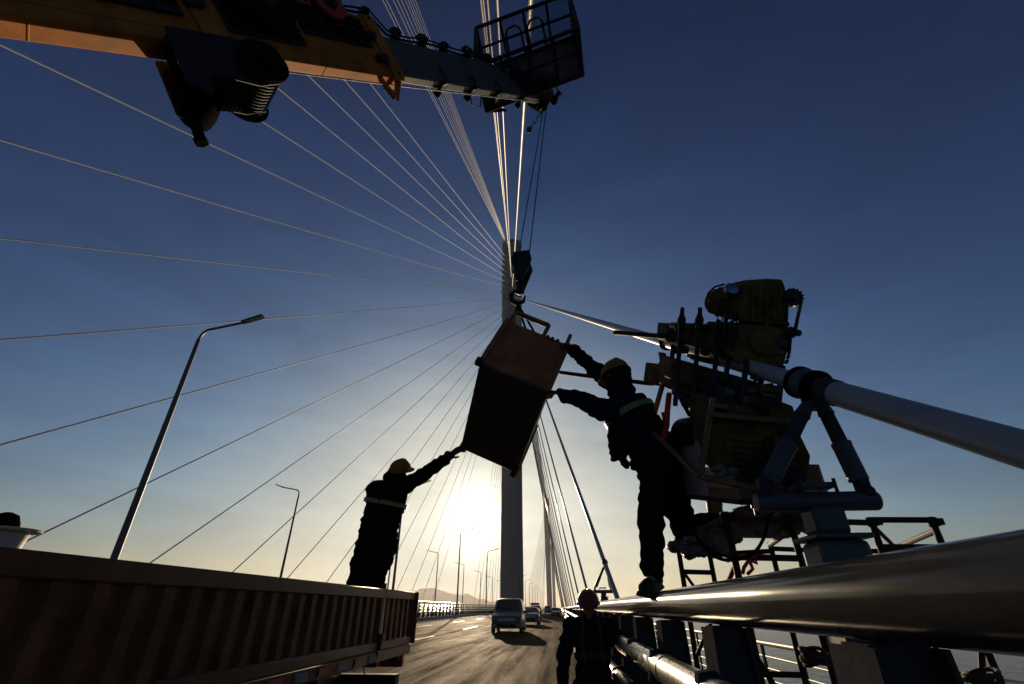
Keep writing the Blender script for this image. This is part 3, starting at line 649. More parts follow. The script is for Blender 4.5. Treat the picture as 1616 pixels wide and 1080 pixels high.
MB().box(g(w - .03, l + .01, -.02), (.06, .04, .07), RM).build('foot', M_dark, hbk, bevel=.005)
# yellow hoop frame
p1 = g(.03, .02, h); ft = [g(.03, .03, h), g(.03, .03, h + .22), g(.42, .03, h + .22), g(.42, .03, h)]
fr = MB()
for a, b in zip(ft[:-1], ft[1:]): fr.bar(a, b, .042, .042, RY)
fr.build('hoop_frame', M_yelbr, hbk, bevel=.004)
fr = MB(); ft2 = [g(.03, l - .03, h), g(.03, l - .03, h + .22), g(.42, l - .03, h + .22), g(.42, l - .03, h)]
for a, b in zip(ft2[:-1], ft2[1:]): fr.bar(a, b, .042, .042, RY)
fr.build('hoop_frame', M_yelbr, hbk, bevel=.004)
MB().bar(ft[1], ft2[1], .04, .04, RZ).build('hoop_rail', M_yelbr, hbk)
MB().bar(g(w - .02, .02, h - .1), g(w - .02, .02, h + .19), .04, .04, RY).build('stanchion', M_yelbr, hbk, bevel=.004)
MB().bar(g(w - .02, l - .02, h - .1), g(w - .02, l - .02, h + .19), .04, .04, RY).build('stanchion', M_yelbr, hbk, bevel=.004)
for i, dx in enumerate((.47, .52, .58)): MB().cyl(g(dx, -.02, h - .02), g(dx, .04, h + .02), .02, n=8).build('lashing_knot', M_dark, hbk)
hkp = q(817, 480)
for j, e in enumerate((ft[1], g(.33, .03, h), ft2[1], g(w - .02, l * .6, h))):
    MB().tube([hkp, hkp.lerp(e, .5) + V((0, 0, .01)), e], .013, 8).build('sling', M_black, hbk)
# ================================================================== CABLE DAMPER
def ring_pts(c, axis, r, n=28):
    a = V(axis).normalized(); x = a.orthogonal().normalized(); y = a.cross(x)
    return [V(c) + (x * math.cos(t) + y * math.sin(t)) * r for t in [2 * math.pi * i / n for i in range(n)]]
def damper(Y, label, detail=True):
    c = on_cable(Y) if detail else on_cable2(Y)
    base = V((1.365 if detail else c.x - .12, Y, -.06))
    t = thing('cable_damper', label, 'damper', tuple(base), 'cable dampers')
    zc = 1.93 if detail else 1.9
    px = base.x
    # tapered box post with rounded edges
    prof = [(-.118, -.11), (.118, -.11), (.118, .11), (-.118, .11)]
    m = MB(); vs = []
    for z, s in ((-.06, 1.25), (.5, 1.12), (1.74, .98)): vs += [(px + x * s, Y + y * s, z) for x, y in prof]
    m.add(vs, [(0, 1, 5, 4), (1, 2, 6, 5), (2, 3, 7, 6), (3, 0, 4, 7), (4, 5, 9, 8), (5, 6, 10, 9), (6, 7, 11, 10), (7, 4, 8, 11), (0, 3, 2, 1), (8, 9, 10, 11)])
    m.build('post', M_damper, t, smooth=False, bevel=.03)
    MB().box((px, Y, 1.752), (.27, .26, .022)).build('cap_plate', M_damper, t, bevel=.006)
    MB().box((px - .01, Y, 1.83), (.16, .15, .13)).build('neck', M_damper, t, bevel=.02)
    MB().box((px - .03, Y, 2.0), (.18, .14, .03)).build('clamp_plate', M_damper, t, bevel=.006)
    for dx in (-.085, .085):
        for dy in (-.08, .08): MB().cyl((px - .03 + dx, Y + dy, 1.96), (px - .03 + dx, Y + dy, 2.028), .009, n=6).build('clamp_bolt', M_dark, t)
    MB().tube([(px - .315, Y, zc), (px + .27, Y, zc)], .048, 28).build('cross_tube', M_damper, t)
    for x in (-.315, .27): MB().lathe([(.048, 0), (.044, .008 if x > 0 else -.008), (.02, .012 if x > 0 else -.012)], (px + x, Y, zc), (1, 0, 0), 24).build('end_cap', M_damper, t)
    # collar on the cable
    cd = MB().lathe([(.072, -.055), (.088, -.055), (.092, -.04), (.092, .04), (.088, .055), (.072, .055)], c, CDIR, 32).build('collar', M_damper if detail else M_dark, t)
    MB().box(c + V((0, .0, -.11)), (.11, .07, .09)).build('collar_lug', M_damper, cd, bevel=.01)
    if detail:
        MB().tube([c - CDIR * .10 + p for p in [V((0, 0, 0))]] + [c - CDIR * .1], .07, 4) if 0 else None
        for s in (-.075, .075): MB().lathe([(.07, -.012), (.098, -.012), (.098, .012), (.07, .012)], c + CDIR * s, CDIR, 32).build('clamp_ring', M_black, cd)
    for sx, xx in ((-1, -.285), (1, .235)):
        lo = V((px + xx, Y, zc + .03)); hi = c + V((sx * .035, 0, -.115)); d = (hi - lo)
        a = MB().cyl(lo + d * .14, lo + d * .52, .048, .048, 24).cyl(lo + d * .50, lo + d * .54, .05, .05, 24).build('damper_cylinder', M_damper, t)
        MB().cyl(lo + d * .53, lo + d * .9, .038, .036, 20).build('damper_rod', M_post, a)
        MB().cyl(lo + d * .86, hi, .043, .03, 16).build('rod_end', M_damper, a)
        MB().box(lo + d * .06, (.055, .07, .14)).cyl(lo + V((-.0, -.05, .01)), lo + V((0, .05, .01)), .028, n=14).build('clevis', M_dark, a, bevel=.008)
    return t
damper(2.64, 'large grey A-frame damper joining the near cable to its post')
def on_cable2(Y):
    a, t_ = cable_pts(XR, CY0 + 14, TY); d = (t_ - a).normalized(); p = a + d * ((Y - a.y) / d.y); return p
damper(16.7, 'small grey damper on the next cable, beyond the rail', False)
# ================================================================== CABLE CLIMBING MACHINE
mc = thing('cable_machine', 'bulky dirty yellow cable-climbing machine with motors and chains around the near cable', 'machine', tuple(at(1150, 700, 3.2)))
def ex(pts, Y, L, name, m, parent=None, bevel=.008, d=None):
    return MB().prism([at(u, v, Y) for u, v in pts], (d or CDIR) * L).build(name, m, parent or mc, smooth=False, bevel=bevel)
def rod(p, r, name, m=M_dark, parent=None, n=12): return MB().tube([at(*q_) for q_ in p], r, n).build(name, m, parent or mc)
# upper drive
gb = ex([(1172, 452), (1190, 444), (1210, 440), (1236, 441), (1241, 455), (1244, 480), (1241, 508), (1226, 513), (1172, 507)], 3.15, .34, 'gearbox', M_yel, bevel=.02)
for k in range(6): ex([(1176 + k * 11, 452), (1179 + k * 11, 452), (1178 + k * 11, 503), (1175 + k * 11, 503)], 3.13, .03, 'cooling_rib', M_yel, gb, .002)
ex([(1196, 498), (1232, 500), (1230, 522), (1215, 522), (1214, 514), (1204, 513), (1203, 520), (1193, 519)], 3.2, .3, 'gearbox_foot', M_dark, gb)
mo = MB().lathe([(.03, -.0), (.105, .0), (.118, .02), (.118, .24), (.10, .25), (.10, .30), (.07, .34), (.02, .345)], at(1166, 474, 3.3), CDIR + V((-.25, 0, -.1)), 28).build('motor', M_yel, mc)
for k in range(14):
    t = 2 * math.pi * k / 14; ax = (CDIR + V((-.25, 0, -.1))).normalized(); x = ax.orthogonal().normalized(); y = ax.cross(x); d = x * math.cos(t) + y * math.sin(t)
    MB().bar(at(1166, 474, 3.3) + ax * .03 + d * .122, at(1166, 474, 3.3) + ax * .23 + d * .122, .008, .014, d).build('motor_fin', M_yel, mo)
MB().lathe([(.03, 0), (.055, 0), (.055, .03), (.03, .035)], at(1153, 459, 3.2), (.1, -1, .1), 18).build('eye_plate', M_gal, mo)
MB().tube([at(1143, 449, 3.4), at(1128, 453, 3.5), at(1117, 464, 3.55), at(1116, 475, 3.55)], .009, 8).build('cable_loop', M_black, mo)
def sprocket(c, r, teeth, ax, parent, th=.03):
    a = V(ax).normalized(); x = a.orthogonal().normalized(); y = a.cross(x); P = []
    for k in range(teeth * 2):
        t = 2 * math.pi * k / (teeth * 2); rr = r if k % 2 else r * .86
        P += [c + (x * math.cos(t + e) + y * math.sin(t + e)) * rr for e in (-.06, .06)]
    return MB().prism(P, a * th).build('sprocket', M_dark, parent, smooth=False)
sprocket(at(1253, 469, 3.08), .075, 15, (0, 1, .3), mc)
MB().cyl(at(1236, 472, 3.12), at(1256, 469, 3.06), .025).build('shaft', M_dark, mc)
sprocket(at(1251, 524, 3.08), .042, 10, (0, 1, .3), mc)
MB().cyl(at(1244, 524, 3.1), at(1262, 526, 3.02), .017).cyl(at(1257, 525.5, 3.06), at(1260, 526, 3.03), .026, n=6).build('shaft', M_dark, mc)
def chain(p, name='chain', step=.026, parent=None):
    m = MB(); P = [V(x) for x in p]
    for a, b in zip(P[:-1], P[1:]):
        n = max(1, int((b - a).length / step)); d = (b - a).normalized(); s = d.cross(V((0, 1, .3))).normalized(); f = d.cross(s)
        for i in range(n):
            c = a.lerp(b, (i + .5) / n)
            m.cyl(c - f * .016, c + f * .016, .0075, n=8)
            if i % 2: 
                for e in (-.015, .015): m.bar(c - d * step * .6 + f * e, c + d * step * .6 + f * e, .004, .013, s)
            else:
                for e in (-.010, .010): m.bar(c - d * step * .6 + f * e, c + d * step * .6 + f * e, .004, .013, s)
    return m.build(name, M_dark, parent or mc)
chain([at(1264, 477, 3.07), at(1255, 520, 3.07)]); chain([at(1242, 480, 3.1), at(1240, 516, 3.1)]); chain([at(1247, 532, 3.1), at(1245, 560, 3.12), at(1240, 575, 3.15)])
chain([at(1144, 500, 3.25), at(1145, 512, 3.27), at(1170, 502, 3.25)])
# body above the cable
ub = ex([(1152, 512), (1200, 514), (1248, 516), (1246, 545), (1240, 568), (1236, 582), (1218, 582), (1216, 577), (1206, 577), (1206, 585), (1165, 572), (1150, 560)], 3.15, .42, 'upper_body', M_yel, bevel=.012)
ex([(1204, 522), (1240, 524), (1238, 560), (1204, 556)], 3.13, .03, 'cover_plate', M_yelbr, ub, .004)
MB().lathe([(.03, 0), (.10, 0), (.11, .03), (.10, .06), (.03, .06)], at(1210, 540, 3.1), (0, 1, .2), 26).build('flange', M_yel, ub)
ex([(1085, 513), (1155, 516), (1155, 566), (1085, 545)], 3.5, .42, 'upper_carriage', M_yel, bevel=.012)
ex([(1054, 512), (1090, 514), (1090, 545), (1052, 540)], 3.75, .30, 'upper_nose', M_yel, bevel=.01)
rod([(1056, 532, 3.75), (970, 525, 4.15)], .024, 'push_bar'); MB().tube([at(1056, 532, 3.76), at(1040, 530.5, 3.83)], .03, 14).build('bar_sleeve', M_dark, mc)
for (u, v0, v1, Y) in ((1077, 487, 640, 3.42), (1105, 487, 655, 3.32), (1134, 506, 690, 3.22)):
    du = (u - 808) * .0
    rod([(u, v0, Y), (u - (v1 - v0) * .075, v1, Y)], .018, 'tie_rod')
    m = MB().tube([at(u - .8, v0 + 12, Y), at(u - 2.4, v0 + 34, Y)], .026, 12); m.tube([at(u - 1.2, v0 + 16, Y), at(u - 1.6, v0 + 22, Y)], .034, 6); m.build('spring_nut', M_dark, mc)
# wiring
for k in range(7):
    u = 1138 + 5 * k; MB().tube([at(u, 470 + 4 * k, 3.1), at(u - 6 + 3 * (k % 3), 505, 3.08), at(u - 4, 530 + 4 * (k % 2), 3.1), at(u - 12, 548 + 3 * (k % 4), 3.12)], .005, 6).build('wire', M_black, mc)
# ring clamp ahead of the machine
MB().lathe([(.062, -.02), (.085, -.02), (.09, 0), (.085, .02), (.062, .02)], on_cable(4.62), CDIR, 28).build('ring_clamp', M_black, mc)
ex([(1040, 556), (1052, 558), (1050, 582), (1044, 581)], 4.4, .04, 'clamp_hanger', M_dark)
# below the cable
ex([(1030, 577), (1062, 581), (1060, 612), (1026, 608)], 3.85, .22, 'lower_nose', M_yel, bevel=.01)
rod([(1030, 606, 3.88), (960, 598, 4.1), (884, 588, 4.35)], .02, 'lower_push_bar')
ex([(1060, 566), (1110, 580), (1180, 600), (1228, 615), (1226, 642), (1140, 622), (1062, 602)], 3.42, .32, 'saddle', M_yel, bevel=.012)
ex([(1092, 560), (1150, 572), (1206, 586), (1205, 594), (1150, 582), (1092, 568)], 3.55, .12, 'wear_strip', M_dark)
lowb = ex([(1060, 580), (1110, 592), (1140, 604), (1128, 655), (1098, 642), (1062, 618)], 3.45, .35, 'lower_carriage', M_yel, bevel=.012)
ex([(1066, 616), (1130, 640), (1128, 652), (1066, 626)], 3.4, .1, 'lower_shoe', M_dark, lowb)
ex([(1130, 606), (1180, 618), (1228, 628), (1228, 650), (1130, 640)], 3.15, .42, 'cradle', M_dark, bevel=.012)
ex([(1120, 636), (1215, 646), (1252, 640), (1256, 652), (1252, 700), (1248, 722), (1120, 712)], 3.05, .36, 'lower_body', M_yel, bevel=.014)
ex([(1152, 686), (1220, 690), (1212, 770), (1146, 764)], 2.98, .36, 'lower_gearbox', M_yel, bevel=.02)
for k in range(7): ex([(1156, 692 + k * 10), (1214, 696 + k * 10), (1214, 699 + k * 10), (1156, 695 + k * 10)], 2.965, .03, 'cooling_rib', M_yel, None, .002)
MB().lathe([(.02, 0), (.10, 0), (.115, .03), (.115, .26), (.08, .3), (.02, .3)], at(1108, 682, 3.3), (-.1, .5, .15), 26).build('motor', M_dark, mc)
MB().cyl(at(1104, 662, 3.3), at(1104, 655, 3.3), .03, n=12).build('motor_cap', M_dark, mc)
sprocket(at(1205, 737, 2.86), .085, 16, (0, 1, .3), mc); chain([at(1208, 690, 2.86), at(1205, 720, 2.86)]); chain([at(1217, 690, 2.86), at(1219, 730, 2.86)])
# yellow angle-iron frame
for p in ([(1125, 628, 3.02), (1105, 752, 3.02)], [(1105, 752, 3.02), (1200, 773, 2.9)], [(1125, 640, 3.02), (1150, 645, 3.0)], [(1258, 650, 3.1), (1242, 720, 3.1)], [(1120, 655, 3.0), (1255, 668, 3.0)]):
    MB().bar(at(*p[0]), at(*p[1]), .035, .035).build('frame_bar', M_yelbr, mc, bevel=.003)
MB().bar(at(1050, 592, 3.72), at(1022, 690, 3.6), .04, .03).build('frame_bar', M_yelbr, mc, bevel=.003)
MB().bar(at(1022, 675, 3.45), at(1104, 752, 3.03), .03, .025).build('frame_bar', M_yelbr, mc, bevel=.003)
MB().bar(at(1064, 612, 3.5), at(1088, 655, 3.3), .016, .03).build('strap', M_black, mc)
ex([(1238, 690), (1262, 683), (1280, 720), (1277, 745), (1255, 765), (1236, 735)], 2.85, .16, 'side_cover', M_yel, bevel=.01)
ex([(1232, 735), (1276, 745), (1272, 772), (1232, 768)], 2.83, .12, 'lower_cover', M_dark, bevel=.01)
for p in ([(1245, 760, 2.75), (1243, 775, 2.72), (1233, 786, 2.7), (1228, 796, 2.7)], [(1272, 765, 2.75), (1268, 782, 2.72), (1250, 790, 2.7), (1235, 800, 2.7)]):
    MB().tube([at(*q_) for q_ in p], .016, 8).build('hose', M_black, mc)
# small fittings crowd both carriages
rnd = random.Random(11)
for k in range(64):
    up_ = k % 2 == 0
    if up_: u, v = rnd.uniform(1062, 1240), rnd.uniform(508, 560); Y = 3.62 - (u - 1062) * .0028
    else: u, v = rnd.uniform(1062, 1235), rnd.uniform(592, 700); Y = 3.48 - (u - 1062) * .0032
    if not up_ and v > 640 and u < 1125: continue
    c = at(u, v, Y - .03); kind = k % 5; mm_ = (M_dark, M_yel, M_dark, M_yelbr, M_post)[rnd.randrange(5)]
    if kind == 0: MB().cyl(c, c + V((0, -.03, -.01)), rnd.uniform(.012, .022), n=6).build('bolt_head', mm_, mc)
    elif kind == 1: MB().box(c, (rnd.uniform(.05, .12), .04, rnd.uniform(.03, .06)), Matrix.Rotation(rnd.uniform(-.2, .4), 3, 'Y')).build('bracket', mm_, mc, bevel=.004)
    elif kind == 2: MB().cyl(c - CDIR * .02, c + CDIR * rnd.uniform(.12, .25), rnd.uniform(.018, .03), n=12).build('roller', mm_, mc)
    elif kind == 3: MB().tube([c, c + V((.02, -.03, -.05)), c + V((.06, -.02, -.09)), c + V((.10, .0, -.06))], .007, 6).build('hose', M_black, mc)
    else: MB().lathe([(.01, 0), (.035, 0), (.04, .012), (.02, .02)], c, (0, -1, -.2), 14).build('washer', mm_, mc)
for u0, v0, u1, v1, Y in ((1062, 545, 1058, 600, 3.6), (1150, 560, 1140, 640, 3.2), (1205, 575, 1195, 640, 3.05), (1235, 578, 1228, 640, 3.0), (1178, 568, 1170, 640, 3.1)):
    MB().bar(at(u0, v0, Y), at(u1, v1, Y), .022, .035).build('link_plate', M_dark, mc, bevel=.003)
# white tray basket below the machine
wb_ = thing('machine_tray', 'dirty white metal tray hanging under the climbing machine', 'tray', (1.3, 3.3, 2.0))
def tz(y): return 2.0 + .25 * (y - 2.95)
TA, TB, TC, TD = [V((x, y, tz(y))) for x, y in ((1.065, 2.9), (.915, 3.75), (1.43, 3.83), (1.6, 2.98))]
Zu = V((0, 0, 1))
MB().prism([TA, TB, TC, TD], Zu * .012).build('bottom', M_white, wb_, smooth=False)
def wall(p, q_, h0, h1, nm, m=M_white):
    o = (q_ - p).cross(Zu).normalized() * .012
    MB().prism([p + Zu * .014, q_ + Zu * .014, q_ + Zu * h1, p + Zu * h0], o).build(nm, m, wb_, smooth=False)
wall(TA.lerp(TB, .42), TB, .46, .50, 'side_wall'); wall(TB, TC, .2, .2, 'end_wall'); wall(TC, TD, .22, .2, 'side_wall'); wall(TD, TA, .07, .07, 'lip', M_yelbr); wall(TA, TA.lerp(TB, .41), .07, .07, 'lip', M_yelbr)
for p, q_ in ((TA, TB), (TB, TC), (TC, TD), (TD, TA)): MB().bar(p - Zu * .006, q_ - Zu * .006, .03, .03).build('base_angle', M_rust, wb_)
nb = TA.lerp(TD, .2); nb.y += .06
MB().cyl(nb - Zu * .075, nb - Zu * .004, .02, n=14).cyl(nb - Zu * .03, nb - Zu * .008, .03, n=14).build('drain_spout', M_dark, wb_)
MB().bar(TB + Zu * .4, TB + Zu * .66, .03, .03).build('corner_upright', M_red, wb_)
rg = MB()
for k in range(9): rg.ell(at(1130 + 7 * (k % 5), 742 + 5 * (k % 3), 2.97 + .03 * (k % 2)), (.035, .04, .014), Matrix.Rotation(k * 1.3, 3, 'X'))
tag(rg.build('rag_bundle', M_sheet), 'crumpled pale rags lying in the tray below the machine', 'rag')
# red straps
tag(MB().tube([at(1056, 622, 3.5), at(1053, 650, 3.45), at(1052, 672, 3.42), at(1046, 695, 3.4)], .022, 6).build('red_strap', M_redcloth), 'red webbing strap hanging beside the worker from the machine', 'strap')
bw = MB()
bw.tube([at(1160, 880, 3.45), at(1174, 876, 3.42), at(1192, 878, 3.42), at(1194, 889, 3.4), at(1182, 884, 3.4), at(1174, 896, 3.38), at(1172, 906, 3.38)], .011, 6).tube([at(1182, 884, 3.4), at(1188, 898, 3.39), at(1180, 906, 3.37)], .011, 6)
tag(bw.build('red_ribbon', M_redcloth), 'knotted red ribbon tied to the scaffold', 'ribbon')
# ================================================================== SCAFFOLD
sf = thing('scaffold', 'dark tubular scaffold platform behind the guardrail on the right', 'scaffold', (1.8, 4, -.08))
def spost(u, Y, r=.024, top=2.02, u_v=815, name='standard'):
    p = at(u, u_v, Y); return MB().tube([(p.x, p.y, -.09), (p.x, p.y, top)], r, 12).build(name, M_rust, sf), p
PT = {}
for k, (u, Y, top) in dict(a=(1145, 3.45, 2.02), b=(1245, 3.6, 2.0), c=(1372, 3.75, 1.98), d=(1468, 3.8, 2.02), e=(1062, 4.7, 2.0), f=(1108, 4.85, 1.9), g=(1204, 4.6, 1.95), h=(1310, 4.9, 1.9), i=(1398, 4.9, 1.95)).items():
    PT[k] = spost(u, Y, .022, top)[1]
    MB().box((PT[k].x, PT[k].y, -.085), (.14, .14, .012)).build('base_plate', M_rust, sf)
def tb(a, b, r=.021, n=10): MB().tube([a, b], r, n).build('ledger', M_rust, sf)
def pz(k, z): return V((PT[k].x, PT[k].y, z))
for k1, k2, z in (('a', 'b', 1.98), ('b', 'c', 1.98), ('c', 'd', 2.0), ('e', 'f', 1.88), ('f', 'g', 1.88), ('g', 'h', 1.9), ('h', 'i', 1.9), ('a', 'e', 1.95), ('d', 'i', 1.93), ('a', 'b', 1.74), ('c', 'd', 1.82), ('a', 'b', .93), ('b', 'c', .86), ('c', 'd', .9), ('e', 'g', 1.0), ('g', 'i', .9), ('b', 'g', 1.93), ('e', 'f', 1.73)):
    tb(pz(k1, z), pz(k2, z))
tb(pz('c', 1.96), pz('i', 1.9), .016); tb(pz('b', 1.96), pz('h', 1.9), .016); tb(pz('d', 1.8), pz('i', 1.6), .016); tb(pz('e', 1.75), pz('f', 1.3), .014); tb(pz('a', 1.70), pz('e', 1.1), .016); tb(pz('b', .3), pz('a', 1.2), .018); tb(pz('c', .3), pz('d', 1.3), .018)
for k in 'abcd':
    MB().cyl(pz(k, 1.955), pz(k, 2.015), .033, n=12).box(pz(k, 1.985) + V((.035, -.01, 0)), (.04, .05, .045)).build('coupler', M_rust, sf)
    MB().cyl(pz(k, .88), pz(k, .93), .033, n=12).build('coupler', M_rust, sf)
for j, (ya, za) in enumerate(((3.72, 2.03), (3.98, 2.03), (4.24, 2.02), (4.5, 2.0))):
    for x0_, x1_ in ((1.2, 1.95),):
        MB().box(((x0_ + x1_) / 2 + .02 * j, ya, za + .002 * j), (x1_ - x0_, .22, .035), Matrix.Rotation(.012 * (j - 1), 3, 'Y')).build('board', M_wood, sf, bevel=.004)
# lashing ropes on the lower tubes
for p in (at(1290, 1035, 2.9), at(1555, 1075, 2.6)):
    m = MB()
    for k in range(9):
        ax = V((random.uniform(-.4, .4), random.uniform(-.4, .4), 1)).normalized(); P = ring_pts(p + V((random.uniform(-.03, .03), 0, random.uniform(-.03, .03))), ax, random.uniform(.035, .06), 14); m.tube(P + [P[0]], .009, 6)
    tag(m.build('rope_lashing', M_wood), 'frayed brown rope lashing on the tubes %s' % ('left of the nearest rail post' if p.x < 1.6 else 'in the bottom right corner'), 'rope')
# ------------------------------------------------------------------ remeshed soft bodies
def blob(name, mb, m, parent=None, voxel=.01, smooth=4, amp=0.0, fr=9.0, seed=0.0, keep=True):
    me = bpy.data.meshes.new(name); me.from_pydata(mb.v, [], mb.f); me.update()
    bm = bmesh.new(); bm.from_mesh(me); bmesh.ops.recalc_face_normals(bm, faces=bm.faces); bm.to_mesh(me); bm.free()
    o = bpy.data.objects.new('tmp', me); COL.objects.link(o)
    r = o.modifiers.new('r', 'REMESH'); r.mode = 'VOXEL'; r.voxel_size = voxel
    if smooth: s = o.modifiers.new('s', 'SMOOTH'); s.factor = .5; s.iterations = smooth
    dg = bpy.context.evaluated_depsgraph_get(); dg.update()
    nm = bpy.data.meshes.new_from_object(o.evaluated_get(dg)); nm.name = name
    bpy.data.objects.remove(o); bpy.data.meshes.remove(me)
    if amp:
        nr = [V(v.normal) for v in nm.vertices]
        for v, n in zip(nm.vertices, nr):
            q_ = v.co * fr; q_.z *= 1.6
            w = .35 + .8 * noise.noise(q_ + V((seed, seed, seed))) + .65 * noise.noise(q_ * 2.3 + V((seed, 0, seed)))
            v.co += n * amp * w
    nm.materials.clear(); nm.materials.append(m); nm.polygons.foreach_set('use_smooth', [True] * len(nm.polygons))
    return link(name, nm, parent)
# wrapped bundle and sheets on the scaffold end
b = MB(); b.capsule(at(1062, 862, 3.85), .035, at(1150, 838, 3.62), .085).capsule(at(1085, 868, 3.75), .05, at(1140, 858, 3.6), .06).box(at(1110, 852, 3.7), (.25, .2, .02))
tag(blob('plastic_bundle', b, M_sheet, None, .011, 3, .03, 19), 'crumpled plastic sheeting under the knee of the leaning worker', 'sheeting')
b = MB(); b.capsule(at(1156, 826, 3.66), .07, at(1205, 824, 3.7), .085).capsule(at(1205, 824, 3.7), .08, at(1262, 828, 3.75), .05).capsule(at(1165, 812, 3.6), .04, at(1225, 808, 3.65), .04)
tag(blob('tarpaulin', b, M_sheet, None, .011, 3, .03, 19, 4.), 'grey tarpaulin heaped on the scaffold beside the damper post', 'tarpaulin')
# hoses draped over the scaffold
for i, (p, r) in enumerate((([(1058, 700, 3.42), (1072, 765, 3.42), (1092, 830, 3.38), (1115, 868, 3.35), (1145, 884, 3.35), (1185, 876, 3.4), (1205, 850, 3.45), (1215, 815, 3.4), (1240, 790, 3.0)], .011), ([(1094, 838, 3.36), (1110, 858, 3.34), (1140, 877, 3.33), (1165, 880, 3.36)], .008), ([(1020, 640, 3.35), (1050, 715, 3.36), (1085, 810, 3.36), (1105, 852, 3.34), (1150, 888, 3.3)], .005))):
    P = [at(*q_) for q_ in p]; S = []
    for k in range(len(P) - 1):
        p0 = P[max(0, k - 1)]; p1 = P[k]; p2 = P[k + 1]; p3 = P[min(len(P) - 1, k + 2)]
        for j in range(6): t = j / 6; S.append(.5 * ((2 * p1) + (p2 - p0) * t + (2 * p0 - 5 * p1 + 4 * p2 - p3) * t * t + (3 * p1 - p0 - 3 * p2 + p3) * t ** 3))
    S.append(P[-1])
    tag(MB().tube(S, r, 8).build('hose', M_black), ['thick black hose drooping from the machine over the scaffold', 'short black hose looping below the plastic sheeting', 'thin black safety line running down behind the leaning worker'][i], 'hose')
# ================================================================== PEOPLE
def frame(d, hint):
    d = d.normalized(); s = d.cross(hint).normalized(); n = s.cross(d); return d, s, n
def hand(mb, wrist, tip, palm_n, side, curl=.9, sc=1.0):
    """palm plus four unequal bent fingers and a thumb leaving the side of the palm"""
    d, s, n = frame(tip - wrist, palm_n); s *= side
    for k in (-1.5, -.5, .5, 1.5): mb.capsule(wrist + s * k * .012 * sc, .016 * sc, wrist + d * .085 * sc + s * k * .019 * sc, .0125 * sc, 8)
    for k, Lf in ((-1.5, .066), (-.5, .08), (.5, .085), (1.5, .076)):
        p = wrist + d * .09 * sc + s * k * .021 * sc; dd = d
        for j, fL in enumerate((.45, .32, .23)):
            ang = curl * (.35, .95, 1.0)[j]; dd = (dd * math.cos(ang) - n * math.sin(ang)).normalized() if j else (d * math.cos(ang) - n * math.sin(ang)).normalized()
            p2 = p + dd * Lf * fL * 1.15 * sc; mb.capsule(p, .0095 * sc, p2, .0085 * sc, 8); p = p2
    p = wrist + d * .025 * sc + s * .03 * sc; p2 = p + (d * .6 + s * .75 - n * .25).normalized() * .04 * sc; p3 = p2 + (d * .9 + s * .1 - n * .5 * curl).normalized() * .032 * sc
    mb.capsule(p, .0135 * sc, p2, .011 * sc, 8).capsule(p2, .011 * sc, p3, .009 * sc, 8)
def head(mb, c, fwd, upv, sc=1.0):
    f = fwd.normalized(); s = f.cross(upv).normalized(); u = s.cross(f); R = Matrix((s, f, u)).transposed()
    mb.ell(c + u * .02 * sc, (.074 * sc, .092 * sc, .095 * sc), R).ell(c - u * .055 * sc + f * .018 * sc, (.055 * sc, .065 * sc, .06 * sc), R)
    mb.ell(c + f * .098 * sc - u * .012 * sc, (.013 * sc, .018 * sc, .026 * sc), R).ell(c + f * .087 * sc - u * .055 * sc, (.026 * sc, .012 * sc, .010 * sc), R).ell(c + f * .08 * sc - u * .092 * sc, (.025 * sc, .02 * sc, .02 * sc), R)
    for e in (-1, 1):
        mb.ell(c + s * e * .078 * sc - u * .005 * sc, (.01 * sc, .02 * sc, .032 * sc), R).ell(c + f * .082 * sc + s * e * .03 * sc + u * .028 * sc, (.024 * sc, .012 * sc, .009 * sc), R)
    return R
def helmet(t, c, fwd, upv, m, sc=1.0):
    f = fwd.normalized(); s = f.cross(upv).normalized(); u = s.cross(f); R = Matrix((s, f, u)).transposed(); vs = []; fs = []; n = 32; k = 10
    for j in range(k + 1):
        a = math.pi / 2 * j / k
        for i in range(n):
            b = 2 * math.pi * i / n; vs.append(c + R @ V((.112 * sc * math.cos(a) * math.cos(b), .135 * sc * math.cos(a) * math.sin(b), .118 * sc * math.sin(a) + .012 * sc * (1 if abs(math.cos(b)) < .18 else 0) * math.sin(a))))
    for j in range(k):
        for i in range(n): fs.append((j * n + i, j * n + (i + 1) % n, (j + 1) * n + (i + 1) % n, (j + 1) * n + i))
    o = MB().add(vs, fs).build('helmet', m, t)
    br = []; fb = []
    for i in range(n):
        b = 2 * math.pi * i / n; e = .012 + (.045 * max(0, math.sin(b)) ** 2)
        for w_, z in ((0, .004), (e * sc, -.008), (e * sc, -.013), (0, -.006)): br.append(c + R @ V(((.112 * sc + w_) * math.cos(b), (.135 * sc + w_) * math.sin(b), z)))
    for i in range(n):
        for q_ in range(4): fb.append((i * 4 + q_, ((i + 1) % n) * 4 + q_, ((i + 1) % n) * 4 + (q_ + 1) % 4, i * 4 + (q_ + 1) % 4))
    MB().add(br, fb).build('brim', m, o)
    MB().tube([c + s * .1 * sc, c + s * .07 * sc - u * .1 * sc + f * .04, c - u * .135 * sc + f * .055, c - s * .07 * sc - u * .1 * sc + f * .04, c - s * .1 * sc], .005, 6).build('chin_strap', M_black, o)
def limb(mb, pts, rad):
    for i in range(len(pts) - 1): mb.capsule(pts[i], rad[i], pts[i + 1], rad[i + 1])
